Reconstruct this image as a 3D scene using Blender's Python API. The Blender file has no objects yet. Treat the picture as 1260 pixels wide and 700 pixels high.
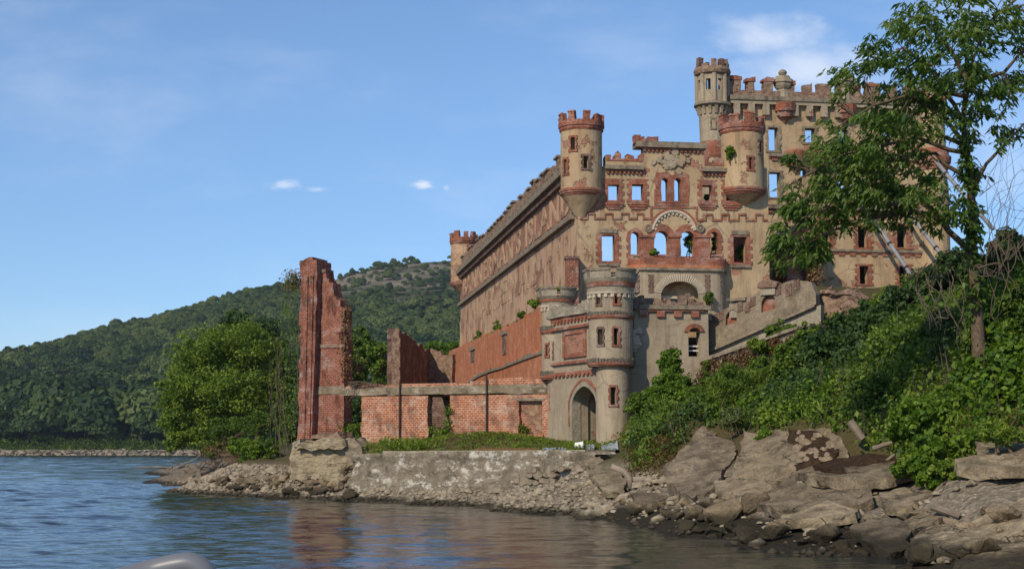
import bpy, bmesh, math, random
import numpy as np
from mathutils import Vector, noise
from mathutils.geometry import tessellate_polygon
random.seed(7); RNG = np.random.default_rng(7)
R = math.radians
S = bpy.context.scene
COL = S.collection

# ------------------------------------------------------------------ camera, sky, sun
H = 3.0                       # eye height over the water (deck of a boat)
F = 1900.0                    # focal length in photo pixels (1260 wide)
PITCH = math.atan(202 / F)
cd = bpy.data.cameras.new('camera'); cam = bpy.data.objects.new('camera', cd); COL.objects.link(cam)
cd.sensor_width = 36; cd.lens = 36 * F / 1260; cd.clip_end = 30000; cd.clip_start = .1
cam.location = (0, 0, H); cam.rotation_euler = (math.pi / 2 + PITCH, 0, 0)
S.camera = cam

SUN_EL, SUN_AZ = R(35), R(33)             # the sun stands behind the viewer, to the left
sdir = Vector((-math.sin(SUN_AZ) * math.cos(SUN_EL), -math.cos(SUN_AZ) * math.cos(SUN_EL), math.sin(SUN_EL)))
sl = bpy.data.lights.new('sun', 'SUN'); sl.energy = 3.3; sl.angle = R(.6); sl.color = (1, .87, .68)
so = bpy.data.objects.new('sun', sl); COL.objects.link(so); so.rotation_euler = sdir.to_track_quat('Z', 'Y').to_euler()
so.location = (-40, -60, 80)
S.view_settings.view_transform = 'Standard'; S.view_settings.look = 'None'
S.view_settings.exposure = .22; S.view_settings.gamma = 1; S.view_settings.use_curve_mapping = False

def nn(nt, typ, **kw):
    n = nt.nodes.new(typ)
    ins = kw.pop('ins', {})
    for k, v in kw.items(): setattr(n, k, v)
    for k, v in ins.items():
        s = n.inputs[k]
        if isinstance(v, bpy.types.NodeSocket): nt.links.new(v, s)
        else: s.default_value = v
    return n
def c4(c): return (c[0], c[1], c[2], 1)
def mth(nt, op, a, b=0., c=None, clamp=False):
    ins = {0: a, 1: b}
    if c is not None: ins[2] = c
    return nn(nt, 'ShaderNodeMath', operation=op, use_clamp=clamp, ins=ins).outputs[0]
def mixc(nt, fac, a, b, blend='MIX'):
    n = nn(nt, 'ShaderNodeMix', data_type='RGBA', blend_type=blend)
    for i, v in ((0, fac), (6, a), (7, b)):
        if isinstance(v, bpy.types.NodeSocket): nt.links.new(v, n.inputs[i])
        else: n.inputs[i].default_value = v if i == 0 else c4(v)
    return n.outputs[2]
def smooth(nt, v, lo, hi, a=0., b=1.):
    return nn(nt, 'ShaderNodeMapRange', interpolation_type='SMOOTHSTEP', ins={0: v, 1: lo, 2: hi, 3: a, 4: b}).outputs[0]
def tnoise(nt, vec, scale, detail=4., rough=.55, sc=None):
    if sc: vec = nn(nt, 'ShaderNodeMapping', ins={'Vector': vec, 'Scale': sc}).outputs[0]
    return nn(nt, 'ShaderNodeTexNoise', ins={'Vector': vec, 'Scale': scale, 'Detail': detail, 'Roughness': rough}).outputs[0]

w = bpy.data.worlds.new('World'); S.world = w; w.use_nodes = True
nt = w.node_tree; nt.nodes.clear()
sky = nn(nt, 'ShaderNodeTexSky', sky_type='NISHITA', sun_disc=False, sun_elevation=SUN_EL,
         sun_rotation=math.pi + SUN_AZ, altitude=0, air_density=.95, dust_density=.0, ozone_density=4.)
tc = nn(nt, 'ShaderNodeTexCoord').outputs['Generated']
sep = nn(nt, 'ShaderNodeSeparateXYZ', ins={0: tc})
X_, Y_, Z_ = sep.outputs
ys = mth(nt, 'MAXIMUM', Y_, .05)
az = mth(nt, 'DIVIDE', X_, ys); el = mth(nt, 'DIVIDE', Z_, ys)        # gnomonic sky directions, north ahead
sk = nn(nt, 'ShaderNodeCombineXYZ', ins={0: az, 1: el, 2: 0.}).outputs[0]
def puff(a0, e0, ra, re, sc, lo, hi):
    dx = mth(nt, 'DIVIDE', mth(nt, 'SUBTRACT', az, a0), ra); dy = mth(nt, 'DIVIDE', mth(nt, 'SUBTRACT', el, e0), re)
    d = mth(nt, 'SQRT', mth(nt, 'ADD', mth(nt, 'MULTIPLY', dx, dx), mth(nt, 'MULTIPLY', dy, dy)))
    n = tnoise(nt, sk, sc, 6, .6, (1, 1.7, 1))
    v = mth(nt, 'SUBTRACT', mth(nt, 'ADD', mth(nt, 'SUBTRACT', 1., d), mth(nt, 'MULTIPLY', n, 1.3)), .65)
    return smooth(nt, v, lo, hi)
def pd(px, py):                                       # photo direction of a cloud
    x, y = (px - 630) / F, (350 - py) / F
    dy = math.cos(PITCH) - y * math.sin(PITCH)
    return x / dy, (math.sin(PITCH) + y * math.cos(PITCH)) / dy
clouds = None
for px, py, ra, re, sc, lo, hi, k in ((350, 228, .022, .007, 75, .35, 1.0, .5), (390, 233, .017, .004, 85, .35, 1.0, .35),
                                   (520, 228, .0145, .0055, 90, .3, .95, .72), (549, 231, .006, .005, 90, .4, 1.0, .3),
                                   (945, 50, .065, .026, 26, .15, 1.1, .62), (1000, 88, .085, .034, 22, .15, 1.1, .62),
                                   (1230, 190, .07, .07, 22, .2, 1.5, .35)):
    a0, e0 = pd(px, py)
    m = mth(nt, 'MULTIPLY', puff(a0, e0, ra, re, sc, lo, hi), k)
    clouds = m if clouds is None else mth(nt, 'MAXIMUM', clouds, m)
wisp = smooth(nt, tnoise(nt, sk, 4.2, 6, .6, (1, 2.6, 1)), .45, .8, 0., .24)
clouds = mth(nt, 'MAXIMUM', clouds, wisp)
tint = mixc(nt, 1., sky.outputs[0], mixc(nt, smooth(nt, Z_, .0, .3), (.70, .82, 1.0), (.92, 1.0, 1.08)), 'MULTIPLY')
colr = mixc(nt, clouds, tint, (7.6, 7.9, 8.5))
bg = nn(nt, 'ShaderNodeBackground', ins={'Color': colr, 'Strength': .113})
nt.links.new(bg.outputs[0], nn(nt, 'ShaderNodeOutputWorld').inputs[0])

# ------------------------------------------------------------------ photo geometry
def ray(px, py):
    x, y = (px - 630) / F, (350 - py) / F
    return Vector((x, math.cos(PITCH) - y * math.sin(PITCH), math.sin(PITCH) + y * math.cos(PITCH)))
def at(px, py, Y):
    d = ray(px, py); return Vector((0, 0, H)) + d * (Y / d.y)
def at0(px, py, z=0.):
    d = ray(px, py); return Vector((0, 0, H)) + d * ((z - H) / d.z)
class Fr:
    """an upright plane: u runs along it, z is up, d is the distance out of it towards the viewer"""
    def __init__(s, P, U):
        s.P = Vector((P[0], P[1])); s.U = Vector(U).normalized(); s.N = Vector((s.U.y, -s.U.x))
    def p(s, u, z, d=0.):
        q = s.P + s.U * u + s.N * d; return (q.x, q.y, z)
    def px(s, x, y):
        r = ray(x, y); t = s.P.dot(s.N) / (r.x * s.N.x + r.y * s.N.y)
        return (Vector((r.x * t, r.y * t)) - s.P).dot(s.U), H + t * r.z
    def poly(s, pts): return [s.px(*q) for q in pts]
    def rect(s, x0, y0, x1, y1):
        xm, ym = (x0 + x1) / 2, (y0 + y1) / 2
        return s.px(x0, ym)[0], s.px(xm, y1)[1], s.px(x1, ym)[0], s.px(xm, y0)[1]     # u0, z0, u1, z1
    def off(s, d, u=0): q = s.P + s.N * d + s.U * u; return Fr(q, s.U)
def two(x0, Y0, x1, Y1):
    a, b = at(x0, 552, Y0), at(x1, 552, Y1); return Fr((a.x, a.y), (b.x - a.x, b.y - a.y))

# ------------------------------------------------------------------ meshes
class MB:
    def __init__(s): s.v = []; s.f = []
    def add(s, vs, fs):
        o = len(s.v); s.v += [tuple(q) for q in vs]; s.f += [tuple(i + o for i in f) for f in fs]
    def prism(s, fr, outer, holes=(), d0=-.6, d1=0.):
        loops = [list(outer)] + [list(h) for h in holes]
        flat = [q for l in loops for q in l]; n = len(flat)
        tris = tessellate_polygon([[Vector((a, b, 0)) for a, b in l] for l in loops])
        vs = [fr.p(a, b, d1) for a, b in flat] + [fr.p(a, b, d0) for a, b in flat]
        fs = [tuple(t) for t in tris] + [tuple(i + n for i in reversed(t)) for t in tris]
        o = 0
        for l in loops:
            m = len(l)
            for i in range(m):
                j = (i + 1) % m; fs.append((o + i, o + j, o + j + n, o + i + n))
            o += m
        s.add(vs, fs); return s
    def box(s, fr, u0, z0, u1, z1, d0, d1): return s.prism(fr, [(u0, z0), (u1, z0), (u1, z1), (u0, z1)], (), d0, d1)
    def shell(s, c, prof, thick, n=32, holes=(), a0=-math.pi, a1=math.pi):
        """wall of revolution; prof [(z, r)]; holes (angle, half angle, z0, z1); angle 0 faces -Y, + to the right"""
        full = a1 - a0 > 6.28
        A = [a0 + (a1 - a0) * i / n for i in range(n if full else n + 1)]
        for a, h, _, _ in holes: A += [a - h, a + h]
        A = sorted(set(round(x, 5) for x in A))
        zs = sorted(set([z for z, _ in prof] + [z for h in holes for z in h[2:] if prof[0][0] < z < prof[-1][0]]))
        zp, rp = [z for z, _ in prof], [r for _, r in prof]
        na, nz = len(A), len(zs); vs = []
        for a in A:
            for z in zs:
                r = float(np.interp(z, zp, rp))
                for q in (r, max(r - thick, .01)): vs.append((c[0] + q * math.sin(a), c[1] - q * math.cos(a), z))
        V = lambda i, j, k: ((i % na) * nz + j) * 2 + k
        nc = na if full else na - 1
        keep = {}
        for i in range(nc):
            am = (A[i] + (A[(i + 1) % na] + (2 * math.pi if i + 1 >= na else 0))) / 2
            for j in range(nz - 1):
                zm = (zs[j] + zs[j + 1]) / 2
                keep[i, j] = not any(abs((am - a + math.pi) % (2 * math.pi) - math.pi) < h and z0 < zm < z1 for a, h, z0, z1 in holes)
        fs = []
        for (i, j), k in keep.items():
            if not k: continue
            fs.append((V(i, j, 0), V(i + 1, j, 0), V(i + 1, j + 1, 0), V(i, j + 1, 0)))
            fs.append((V(i, j, 1), V(i, j + 1, 1), V(i + 1, j + 1, 1), V(i + 1, j, 1)))
            lf = keep.get(((i - 1) % nc if full else i - 1, j)); rt = keep.get(((i + 1) % nc if full else i + 1, j))
            if not lf: fs.append((V(i, j, 0), V(i, j + 1, 0), V(i, j + 1, 1), V(i, j, 1)))
            if not rt: fs.append((V(i + 1, j, 0), V(i + 1, j, 1), V(i + 1, j + 1, 1), V(i + 1, j + 1, 0)))
            if not keep.get((i, j - 1)): fs.append((V(i, j, 0), V(i, j, 1), V(i + 1, j, 1), V(i + 1, j, 0)))
            if not keep.get((i, j + 1)): fs.append((V(i, j + 1, 0), V(i + 1, j + 1, 0), V(i + 1, j + 1, 1), V(i, j + 1, 1)))
        s.add(vs, fs); return s
    def lathe(s, c, prof, n=32, a0=-math.pi, phase=0.):
        vs = []; m = len(prof)
        for i in range(n):
            a = a0 + phase + 2 * math.pi * i / n
            for z, r in prof: vs.append((c[0] + r * math.sin(a), c[1] - r * math.cos(a), z))
        fs = [(i * m + j, ((i + 1) % n) * m + j, ((i + 1) % n) * m + j + 1, i * m + j + 1) for i in range(n) for j in range(m - 1)]
        fs.append(tuple(i * m for i in range(n))); fs.append(tuple(i * m + m - 1 for i in reversed(range(n))))
        s.add(vs, fs); return s
    def tube(s, pts, rad, n=7, cap=True):
        pts = [Vector(p) for p in pts]; m = len(pts); vs = []
        ref = Vector((.31, .22, .93)).normalized()
        for i, p in enumerate(pts):
            t = (pts[min(i + 1, m - 1)] - pts[max(i - 1, 0)]).normalized()
            a = t.cross(ref)
            if a.length < .1: a = t.cross(Vector((1, 0, 0)))
            a.normalize(); b = t.cross(a); r = rad[i] if hasattr(rad, '__len__') else rad
            for k in range(n):
                q = 2 * math.pi * k / n; vs.append(p + a * (r * math.cos(q)) + b * (r * math.sin(q)))
        fs = [(i * n + k, i * n + (k + 1) % n, (i + 1) * n + (k + 1) % n, (i + 1) * n + k) for i in range(m - 1) for k in range(n)]
        if cap: fs += [tuple(range(n)), tuple((m - 1) * n + k for k in reversed(range(n)))]
        s.add(vs, fs); return s

ORG = {}
def box_uv(me):
    n = len(me.polygons)
    if not n: return
    nl = len(me.loops)
    vi = np.empty(nl, np.int32); me.loops.foreach_get('vertex_index', vi)
    co = np.empty(len(me.vertices) * 3, np.float32); me.vertices.foreach_get('co', co); co = co.reshape(-1, 3)
    nr = np.empty(n * 3, np.float32); me.polygons.foreach_get('normal', nr); nr = nr.reshape(-1, 3)
    lt = np.empty(n, np.int32); me.polygons.foreach_get('loop_total', lt)
    N = np.repeat(nr, lt, axis=0); P = co[vi]
    h = np.hypot(N[:, 0], N[:, 1]) + 1e-6
    u = (P[:, 0] * -N[:, 1] + P[:, 1] * N[:, 0]) / h
    flat = np.abs(N[:, 2]) > .75
    uv = np.stack([np.where(flat, P[:, 0], u), np.where(flat, P[:, 1], P[:, 2])], 1).astype(np.float32)
    me.uv_layers.new(name='UVMap').data.foreach_set('uv', uv.ravel())
def thing(name, label, cat, loc, group=None):
    o = bpy.data.objects.new(name, None); o.empty_display_size = .5; COL.objects.link(o); o.location = loc
    o['label'] = label; o['category'] = cat; o['kind'] = 'thing'
    if group: o['group'] = group
    ORG[o.name] = Vector(loc); return o
def tag(o, label, cat, group=None):
    o['label'] = label; o['category'] = cat; o['kind'] = 'thing'
    if group: o['group'] = group
    return o
def mk(name, mb, m, parent=None, loc=None, label=None, smoothf=False, uv=True, recalc=True):
    """one mesh object; vertices are given in world space and kept relative to the root"""
    o0 = ORG[parent.name] if parent is not None else Vector(loc or (0, 0, 0))
    me = bpy.data.meshes.new(name)
    me.from_pydata([(a - o0.x, b - o0.y, c - o0.z) for a, b, c in mb.v], [], mb.f)
    if recalc:
        bm = bmesh.new(); bm.from_mesh(me); bmesh.ops.recalc_face_normals(bm, faces=bm.faces); bm.to_mesh(me); bm.free()
    me.validate(); me.materials.append(m)
    if smoothf: me.polygons.foreach_set('use_smooth', [True] * len(me.polygons))
    me.update()
    if uv: box_uv(me)
    o = bpy.data.objects.new(name, me); COL.objects.link(o)
    if parent is not None: o.parent = parent
    else: o.location = o0
    ORG[o.name] = o0
    if label: o['label'] = label
    return o
def np_mesh(name, V, Fq, m, loc=(0, 0, 0), parent=None, tint=None, smoothf=False):
    """V (n,3) world, Fq (m,k) faces of one size"""
    o0 = np.array(ORG[parent.name] if parent is not None else loc, np.float64)
    me = bpy.data.meshes.new(name); n, k = Fq.shape
    me.vertices.add(len(V)); me.vertices.foreach_set('co', (V - o0).astype(np.float32).ravel())
    me.loops.add(n * k); me.loops.foreach_set('vertex_index', Fq.astype(np.int32).ravel())
    me.polygons.add(n); me.polygons.foreach_set('loop_start', np.arange(0, n * k, k, dtype=np.int32))
    me.polygons.foreach_set('loop_total', np.full(n, k, np.int32))
    if smoothf: me.polygons.foreach_set('use_smooth', np.ones(n, bool))
    me.materials.append(m)
    if tint is not None:
        a = me.attributes.new('tint', 'FLOAT', 'POINT'); a.data.foreach_set('value', tint.astype(np.float32))
    me.update(calc_edges=True)
    o = bpy.data.objects.new(name, me); COL.objects.link(o)
    if parent is not None: o.parent = parent
    else: o.location = o0
    ORG[o.name] = Vector(o0); return o
def rag(pts, step=.35, amp=.12, q=.1, seed=0):
    """a broken edge: points between, their height shifted in brick courses"""
    r = random.Random(seed); out = []
    for (a, b), (c, d) in zip(pts, pts[1:]):
        n = max(1, int(math.hypot(c - a, d - b) / step))
        for i in range(n):
            t = i / n; u, z = a + (c - a) * t, b + (d - b) * t
            if i == 0 and not out: out.append((u, z)); continue
            h = round(r.uniform(-amp, amp) / q) * q if q else r.uniform(-amp, amp)
            uj = u + r.uniform(-.3, .3) * step * .5
            if q and r.random() < .6 and out: out.append((uj, out[-1][1]))
            out.append((uj + .012, z + h))
    out.append(pts[-1]); return out
def rough(mb, L=.35, amp=.06, seed=0, freq=1.6, iters=3):
    """break a clean solid up: split its long edges and push the points about"""
    bm = bmesh.new(); vs = [bm.verts.new(v) for v in mb.v]
    for f in mb.f:
        try: bm.faces.new([vs[i] for i in f])
        except ValueError: pass
    bmesh.ops.remove_doubles(bm, verts=bm.verts, dist=.0005)
    bmesh.ops.triangulate(bm, faces=bm.faces)
    for _ in range(iters):
        es = [e for e in bm.edges if e.calc_length() > L]
        if not es: break
        bmesh.ops.subdivide_edges(bm, edges=es, cuts=1); bmesh.ops.triangulate(bm, faces=[f for f in bm.faces if len(f.verts) > 3])
    o = Vector((seed * 7.3, seed * 3.1, 0))
    for v in bm.verts: q = v.co * freq + o; v.co += noise.noise_vector(q) * amp + noise.noise_vector(q * 3.1) * amp * .5 + noise.noise_vector(q * 8) * amp * .22
    bm.verts.index_update(); r = MB(); r.add([v.co[:] for v in bm.verts], [[v.index for v in f.verts] for f in bm.faces]); bm.free(); return r
def arch(u0, z0, u1, zs, rise=None, n=10, point=0.):
    """opening polygon with a round (or pointed) head"""
    c, r = (u0 + u1) / 2, (u1 - u0) / 2; rise = r if rise is None else rise
    out = [(u0, z0), (u1, z0)]
    for i in range(n + 1):
        a = math.pi * i / n
        k = math.sin(a) ** (1 - .0 * point)
        z = zs + rise * (k if not point else (1 - point) * k + point * (1 - abs(math.cos(a)) ** 1.25))
        out.append((c + r * math.cos(a), z))
    return out
def quoin(u0, z0, u1, z1, b, step=.3, top=.22, bot=.12, seed=0):
    """toothed outline of a brick surround"""
    r = random.Random(seed); L = []; z = z0 - bot; k = 0
    pr = [(u1 + b, z)]
    while z < z1 + top:
        e = b if k % 2 == 0 else b * .55
        zz = min(z + step, z1 + top); pr += [(u1 + e, z), (u1 + e, zz)]; z = zz; k += 1
    lf = [(u0 - (q - u1), z) for q, z in pr]
    poly = [pr[0]] + pr[1:] + list(reversed(lf))
    out = []
    for q in poly:
        if not out or abs(q[0] - out[-1][0]) + abs(q[1] - out[-1][1]) > 1e-4: out.append(q)
    return out
def teeth(u0, u1, z0, z1, zt, pitch, duty=.5):
    """a band z0..z1 with teeth hanging down to zt (corbels) or standing up to zt (merlons), as one outline"""
    n = max(1, round((u1 - u0) / pitch)); p = (u1 - u0) / n; g = p * (1 - duty) / 2
    if zt < z0:
        out = [(u1, z1), (u0, z1), (u0, z0)]
        for i in range(n): a = u0 + i * p; out += [(a + g, z0), (a + g, zt), (a + p - g, zt), (a + p - g, z0)]
        return out + [(u1, z0)]
    out = [(u1, z0), (u0, z0), (u0, z1)]
    out = [(u0, z0), (u0, z1)]
    for i in range(n): a = u0 + i * p; out += [(a + g, z1), (a + g, zt), (a + p - g, zt), (a + p - g, z1)]
    return out + [(u1, z1), (u1, z0)]

# ------------------------------------------------------------------ materials
def newmat(name):
    m = bpy.data.materials.new(name); m.use_nodes = True; nt = m.node_tree; nt.nodes.clear()
    out = nn(nt, 'ShaderNodeOutputMaterial'); tc = nn(nt, 'ShaderNodeTexCoord')
    return m, nt, out, tc
def fin(nt, out, color, rough=.9, bump=None, bstr=.4, bdist=.03, spec=.2, metal=0.):
    ins = {'Roughness': rough, 'Specular IOR Level': spec, 'Metallic': metal}
    ins['Base Color'] = color if isinstance(color, bpy.types.NodeSocket) else c4(color)
    if bump is not None:
        ins['Normal'] = nn(nt, 'ShaderNodeBump', ins={'Height': bump, 'Strength': bstr, 'Distance': bdist}).outputs[0]
    b = nn(nt, 'ShaderNodeBsdfPrincipled', ins=ins); nt.links.new(b.outputs[0], out.inputs[0]); return b
def bricks(nt, tc, c1, c2, mort, row=.1, wid=.26, msize=.018):
    b = nn(nt, 'ShaderNodeTexBrick', offset=.5, ins={'Vector': tc.outputs['UV'], 'Color1': c4(c1), 'Color2': c4(c2), 'Mortar': c4(mort),
           'Scale': 1., 'Mortar Size': msize, 'Mortar Smooth': .2, 'Bias': -.1, 'Brick Width': wid, 'Row Height': row})
    return b
def brick_mat(name, c1, c2, mort, row=.1, msize=.018, white=.35, dark=.5, wcol=(.55, .47, .42), dcol=(.07, .05, .04), stain=.5, tall=1.):
    m, nt, out, tc = newmat(name); ob = tc.outputs['Object']
    b = bricks(nt, tc, c1, c2, mort, row, .26, msize)
    col = b.outputs[0]
    v = tnoise(nt, ob, 5.5, 3); col = mixc(nt, smooth(nt, v, .35, .7, 0, .55), col, tuple(x * .62 for x in c1))
    col = mixc(nt, mth(nt, 'MULTIPLY', smooth(nt, tnoise(nt, ob, 1.1, 6, .7, (.7, .7, 1.6)), .48, .64), white), col, wcol)
    col = mixc(nt, mth(nt, 'MULTIPLY', smooth(nt, tnoise(nt, ob, 1.3, 7, .75, (1, 1, .5)), .46, .62), dark), col, dcol)
    col = mixc(nt, mth(nt, 'MULTIPLY', smooth(nt, tnoise(nt, ob, 8, 3), .5, .65), .5), col, tuple(x * 1.5 for x in c2))
    h = mth(nt, 'ADD', mth(nt, 'MULTIPLY', b.outputs[1], -.6), mth(nt, 'MULTIPLY', tnoise(nt, ob, 9, 4), 1.1))
    fin(nt, out, col, .95, h, .8, .05, .1); return m
def plaster_mat(name, a, b_, brick=.62, streak=.4, patch_scale=.55, soft=.014, dirt=(.13, .1, .075), warm=(.42, .24, .12)):
    m, nt, out, tc = newmat(name); ob = tc.outputs['Object']
    n1 = tnoise(nt, ob, .35, 5, .6); n2 = tnoise(nt, ob, 2.3, 6, .65)
    col = mixc(nt, smooth(nt, n1, .35, .65), a, b_)
    col = mixc(nt, smooth(nt, n2, .45, .75, 0, .38), col, tuple(x * .6 for x in a))
    col = mixc(nt, smooth(nt, tnoise(nt, ob, .6, 4, .5, (1, 1, .6)), .52, .75, 0, .45), col, warm)
    st = tnoise(nt, ob, 1.5, 6, .7, (1.6, 1.6, .16))
    col = mixc(nt, smooth(nt, st, .47, .7, 0, streak), col, dirt)
    col = mixc(nt, smooth(nt, tnoise(nt, ob, 6.5, 4, .7), .6, .76, 0, .5), col, tuple(min(1, x * 1.35) for x in b_))
    col = mixc(nt, smooth(nt, tnoise(nt, ob, 17, 3, .7), .62, .74, 0, .5), col, dirt)
    br = bricks(nt, tc, (.36, .115, .06), (.27, .085, .045), (.36, .28, .22), .1, .26, .016)
    pn = mth(nt, 'ADD', tnoise(nt, ob, patch_scale, 8, .68), mth(nt, 'MULTIPLY', mth(nt, 'SUBTRACT', tnoise(nt, ob, 7, 3), .5), .06))
    pm = smooth(nt, pn, brick, brick + soft)
    col = mixc(nt, pm, col, br.outputs[0])
    rim = mth(nt, 'MULTIPLY', smooth(nt, pn, brick - .03, brick), mth(nt, 'SUBTRACT', 1., pm))
    col = mixc(nt, mth(nt, 'MULTIPLY', rim, .35), col, (.2, .13, .085))
    crack = nn(nt, 'ShaderNodeTexVoronoi', feature='DISTANCE_TO_EDGE', ins={'Vector': nn(nt, 'ShaderNodeMix', data_type='VECTOR', ins={0: .25, 4: ob, 5: nn(nt, 'ShaderNodeTexNoise', ins={'Vector': ob, 'Scale': 1.2}).outputs[1]}).outputs[1], 'Scale': .42}).outputs[0]
    cm = mth(nt, 'MULTIPLY', smooth(nt, crack, .0, .02, 1., 0.), smooth(nt, n1, .45, .6, 0, .55))
    col = mixc(nt, cm, col, dirt)
    h = mth(nt, 'ADD', mth(nt, 'MULTIPLY', n2, .7), mth(nt, 'ADD', mth(nt, 'MULTIPLY', pm, -1.8), mth(nt, 'MULTIPLY', tnoise(nt, ob, 14, 3), .3)))
    fin(nt, out, col, .95, h, .75, .08, .1); return m
def stone_mat(name, a, b_, dark=(.06, .055, .045), scale=1.6, bs=.7, bd=.08, lo=.5, lichen=None, rnd=False, mus=None, cracks=False):
    m, nt, out, tc = newmat(name); ob = tc.outputs['Object']
    if rnd:
        oi = nn(nt, 'ShaderNodeObjectInfo')
        ob = nn(nt, 'ShaderNodeVectorMath', operation='ADD', ins={0: ob, 1: nn(nt, 'ShaderNodeVectorMath', operation='SCALE', ins={0: oi.outputs['Random'], 'Scale': 37.}).outputs[0]}).outputs[0]
    n1 = tnoise(nt, ob, scale, 7, .62); n2 = tnoise(nt, ob, scale * 4.3, 5, .6)
    col = mixc(nt, smooth(nt, n1, .35, .66), a, b_)
    col = mixc(nt, smooth(nt, tnoise(nt, ob, scale * .8, 6, .7, (1, 1.4, .6)), lo, lo + .2, 0, .75), col, dark)
    col = mixc(nt, smooth(nt, n2, .55, .75, 0, .45), col, tuple(x * .5 for x in a))
    n3 = tnoise(nt, ob, scale * 12, 4, .7); col = mixc(nt, 1., col, mixc(nt, smooth(nt, n3, .3, .7), (.74, .72, .69), (1.2, 1.18, 1.13)), 'MULTIPLY')
    if lichen: col = mixc(nt, mth(nt, 'MULTIPLY', smooth(nt, tnoise(nt, ob, scale * .5, 3, .5), .42, .55), smooth(nt, tnoise(nt, ob, scale * 1.3, 7, .75, (1, 1, 2.)), .5, .6, 0, .85)), col, lichen)
    if rnd: col = mixc(nt, 1., col, mixc(nt, oi.outputs['Random'], (.62, .6, .57), (1.2, 1.16, 1.05)), 'MULTIPLY')
    if mus:                                                          # tide line: wet and weedy below a height
        z = nn(nt, 'ShaderNodeSeparateXYZ', ins={0: nn(nt, 'ShaderNodeNewGeometry').outputs['Position']}).outputs[2]
        zz = mth(nt, 'ADD', z, mth(nt, 'MULTIPLY', mth(nt, 'SUBTRACT', n1, .5), .5))
        col = mixc(nt, smooth(nt, zz, mus[0], mus[1], .9, 0.), col, (.028, .024, .015))
    h = mth(nt, 'ADD', mth(nt, 'MULTIPLY', n1, 1.), mth(nt, 'ADD', mth(nt, 'MULTIPLY', n2, .45), mth(nt, 'MULTIPLY', n3, .16)))
    if cracks:
        wv = nn(nt, 'ShaderNodeMix', data_type='VECTOR', ins={0: .3, 4: ob, 5: nn(nt, 'ShaderNodeTexNoise', ins={'Vector': ob, 'Scale': 1.6, 'Detail': 4.}).outputs[1]}).outputs[1]
        ck = nn(nt, 'ShaderNodeTexVoronoi', feature='DISTANCE_TO_EDGE', ins={'Vector': nn(nt, 'ShaderNodeMapping', ins={'Vector': wv, 'Scale': (1, 1, 2.4)}).outputs[0], 'Scale': .8}).outputs[0]
        cm = mth(nt, 'MULTIPLY', smooth(nt, ck, 0., .014, 1., 0.), smooth(nt, tnoise(nt, ob, .7, 3), .5, .62)); col = mixc(nt, mth(nt, 'MULTIPLY', cm, .6), col, (.03, .024, .017)); h = mth(nt, 'SUBTRACT', h, mth(nt, 'MULTIPLY', cm, .6))
    fin(nt, out, col, .93, h, bs, bd, .15); return m
def leaf_mat(name, cols, trans=.3, rough=.55):
    m, nt, out, tc = newmat(name)
    t = nn(nt, 'ShaderNodeAttribute', attribute_name='tint').outputs['Fac']
    if name.startswith('far wood'): t = mth(nt, 'ADD', t, nn(nt, 'ShaderNodeAttribute', attribute_name='itint', attribute_type='INSTANCER').outputs['Fac'])
    ra = nn(nt, 'ShaderNodeValToRGB', ins={0: t}); el = ra.color_ramp.elements
    el[0].position, el[0].color = 0, c4(cols[0]); el[1].position, el[1].color = 1, c4(cols[-1])
    for i, c in enumerate(cols[1:-1]): e = el.new((i + 1) / (len(cols) - 1)); e.color = c4(c)
    p = nn(nt, 'ShaderNodeBsdfPrincipled', ins={'Base Color': ra.outputs[0], 'Roughness': rough, 'Specular IOR Level': .3})
    tr = nn(nt, 'ShaderNodeBsdfTranslucent', ins={'Color': mixc(nt, 1., ra.outputs[0], (1.5, 1.6, .7), 'MULTIPLY')})
    mx = nn(nt, 'ShaderNodeMixShader', ins={0: trans, 1: p.outputs[0], 2: tr.outputs[0]})
    nt.links.new(mx.outputs[0], out.inputs[0]); return m
def plain(name, col, rough=.7, metal=0., ns=6., var=.5, spec=.3, bs=.2):
    m, nt, out, tc = newmat(name); n = tnoise(nt, tc.outputs['Object'], ns, 5, .6)
    fin(nt, out, mixc(nt, smooth(nt, n, .35, .7, 0, var), col, tuple(x * .45 for x in col)), rough, n, bs, .02, spec, metal); return m

M = {}
M['plaster'] = plaster_mat('weathered tan stucco', (.39, .275, .165), (.48, .36, .22), .59, .5, .8)
M['plaster_grey'] = plaster_mat('grey tan stucco', (.315, .255, .18), (.40, .33, .235), .655, .45, .7, warm=(.28, .2, .125))
M['plaster_side'] = plaster_mat('brown flaking stucco', (.43, .27, .17), (.52, .345, .22), .54, .55, .6, .1, warm=(.44, .22, .12))
M['plaster_frieze'] = plaster_mat('flaked frieze', (.37, .225, .14), (.42, .28, .18), .385, .6, .9, .14, warm=(.44, .2, .1))
M['brick'] = brick_mat('red brick', (.38, .115, .06), (.27, .075, .04), (.32, .2, .15), white=.4, dark=.55)
M['brick_wall'] = brick_mat('weathered brick wall', (.52, .175, .075), (.33, .095, .042), (.54, .40, .30), .135, .026, white=.8, dark=.6, wcol=(.58, .43, .33))
M['brick_base'] = brick_mat('orange brick', (.58, .195, .08), (.42, .12, .05), (.44, .26, .17), .125, white=.4, dark=.4, wcol=(.58, .38, .26), dcol=(.12, .06, .035))
M['brick_dark'] = brick_mat('dark ruin brick', (.17, .075, .052), (.11, .055, .042), (.26, .2, .16), .12, .026, white=.3, dark=.6)  # dark tone also carries the shade of the ruin's receding wall
M['brick_tower'] = brick_mat('overgrown brick', (.34, .10, .055), (.19, .06, .038), (.36, .25, .2), .125, .02, white=.35, dark=.85, dcol=(.085, .04, .025))
M['stone'] = stone_mat('grey ledge stone', (.2, .165, .125), (.3, .25, .19), scale=2.4)
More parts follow.
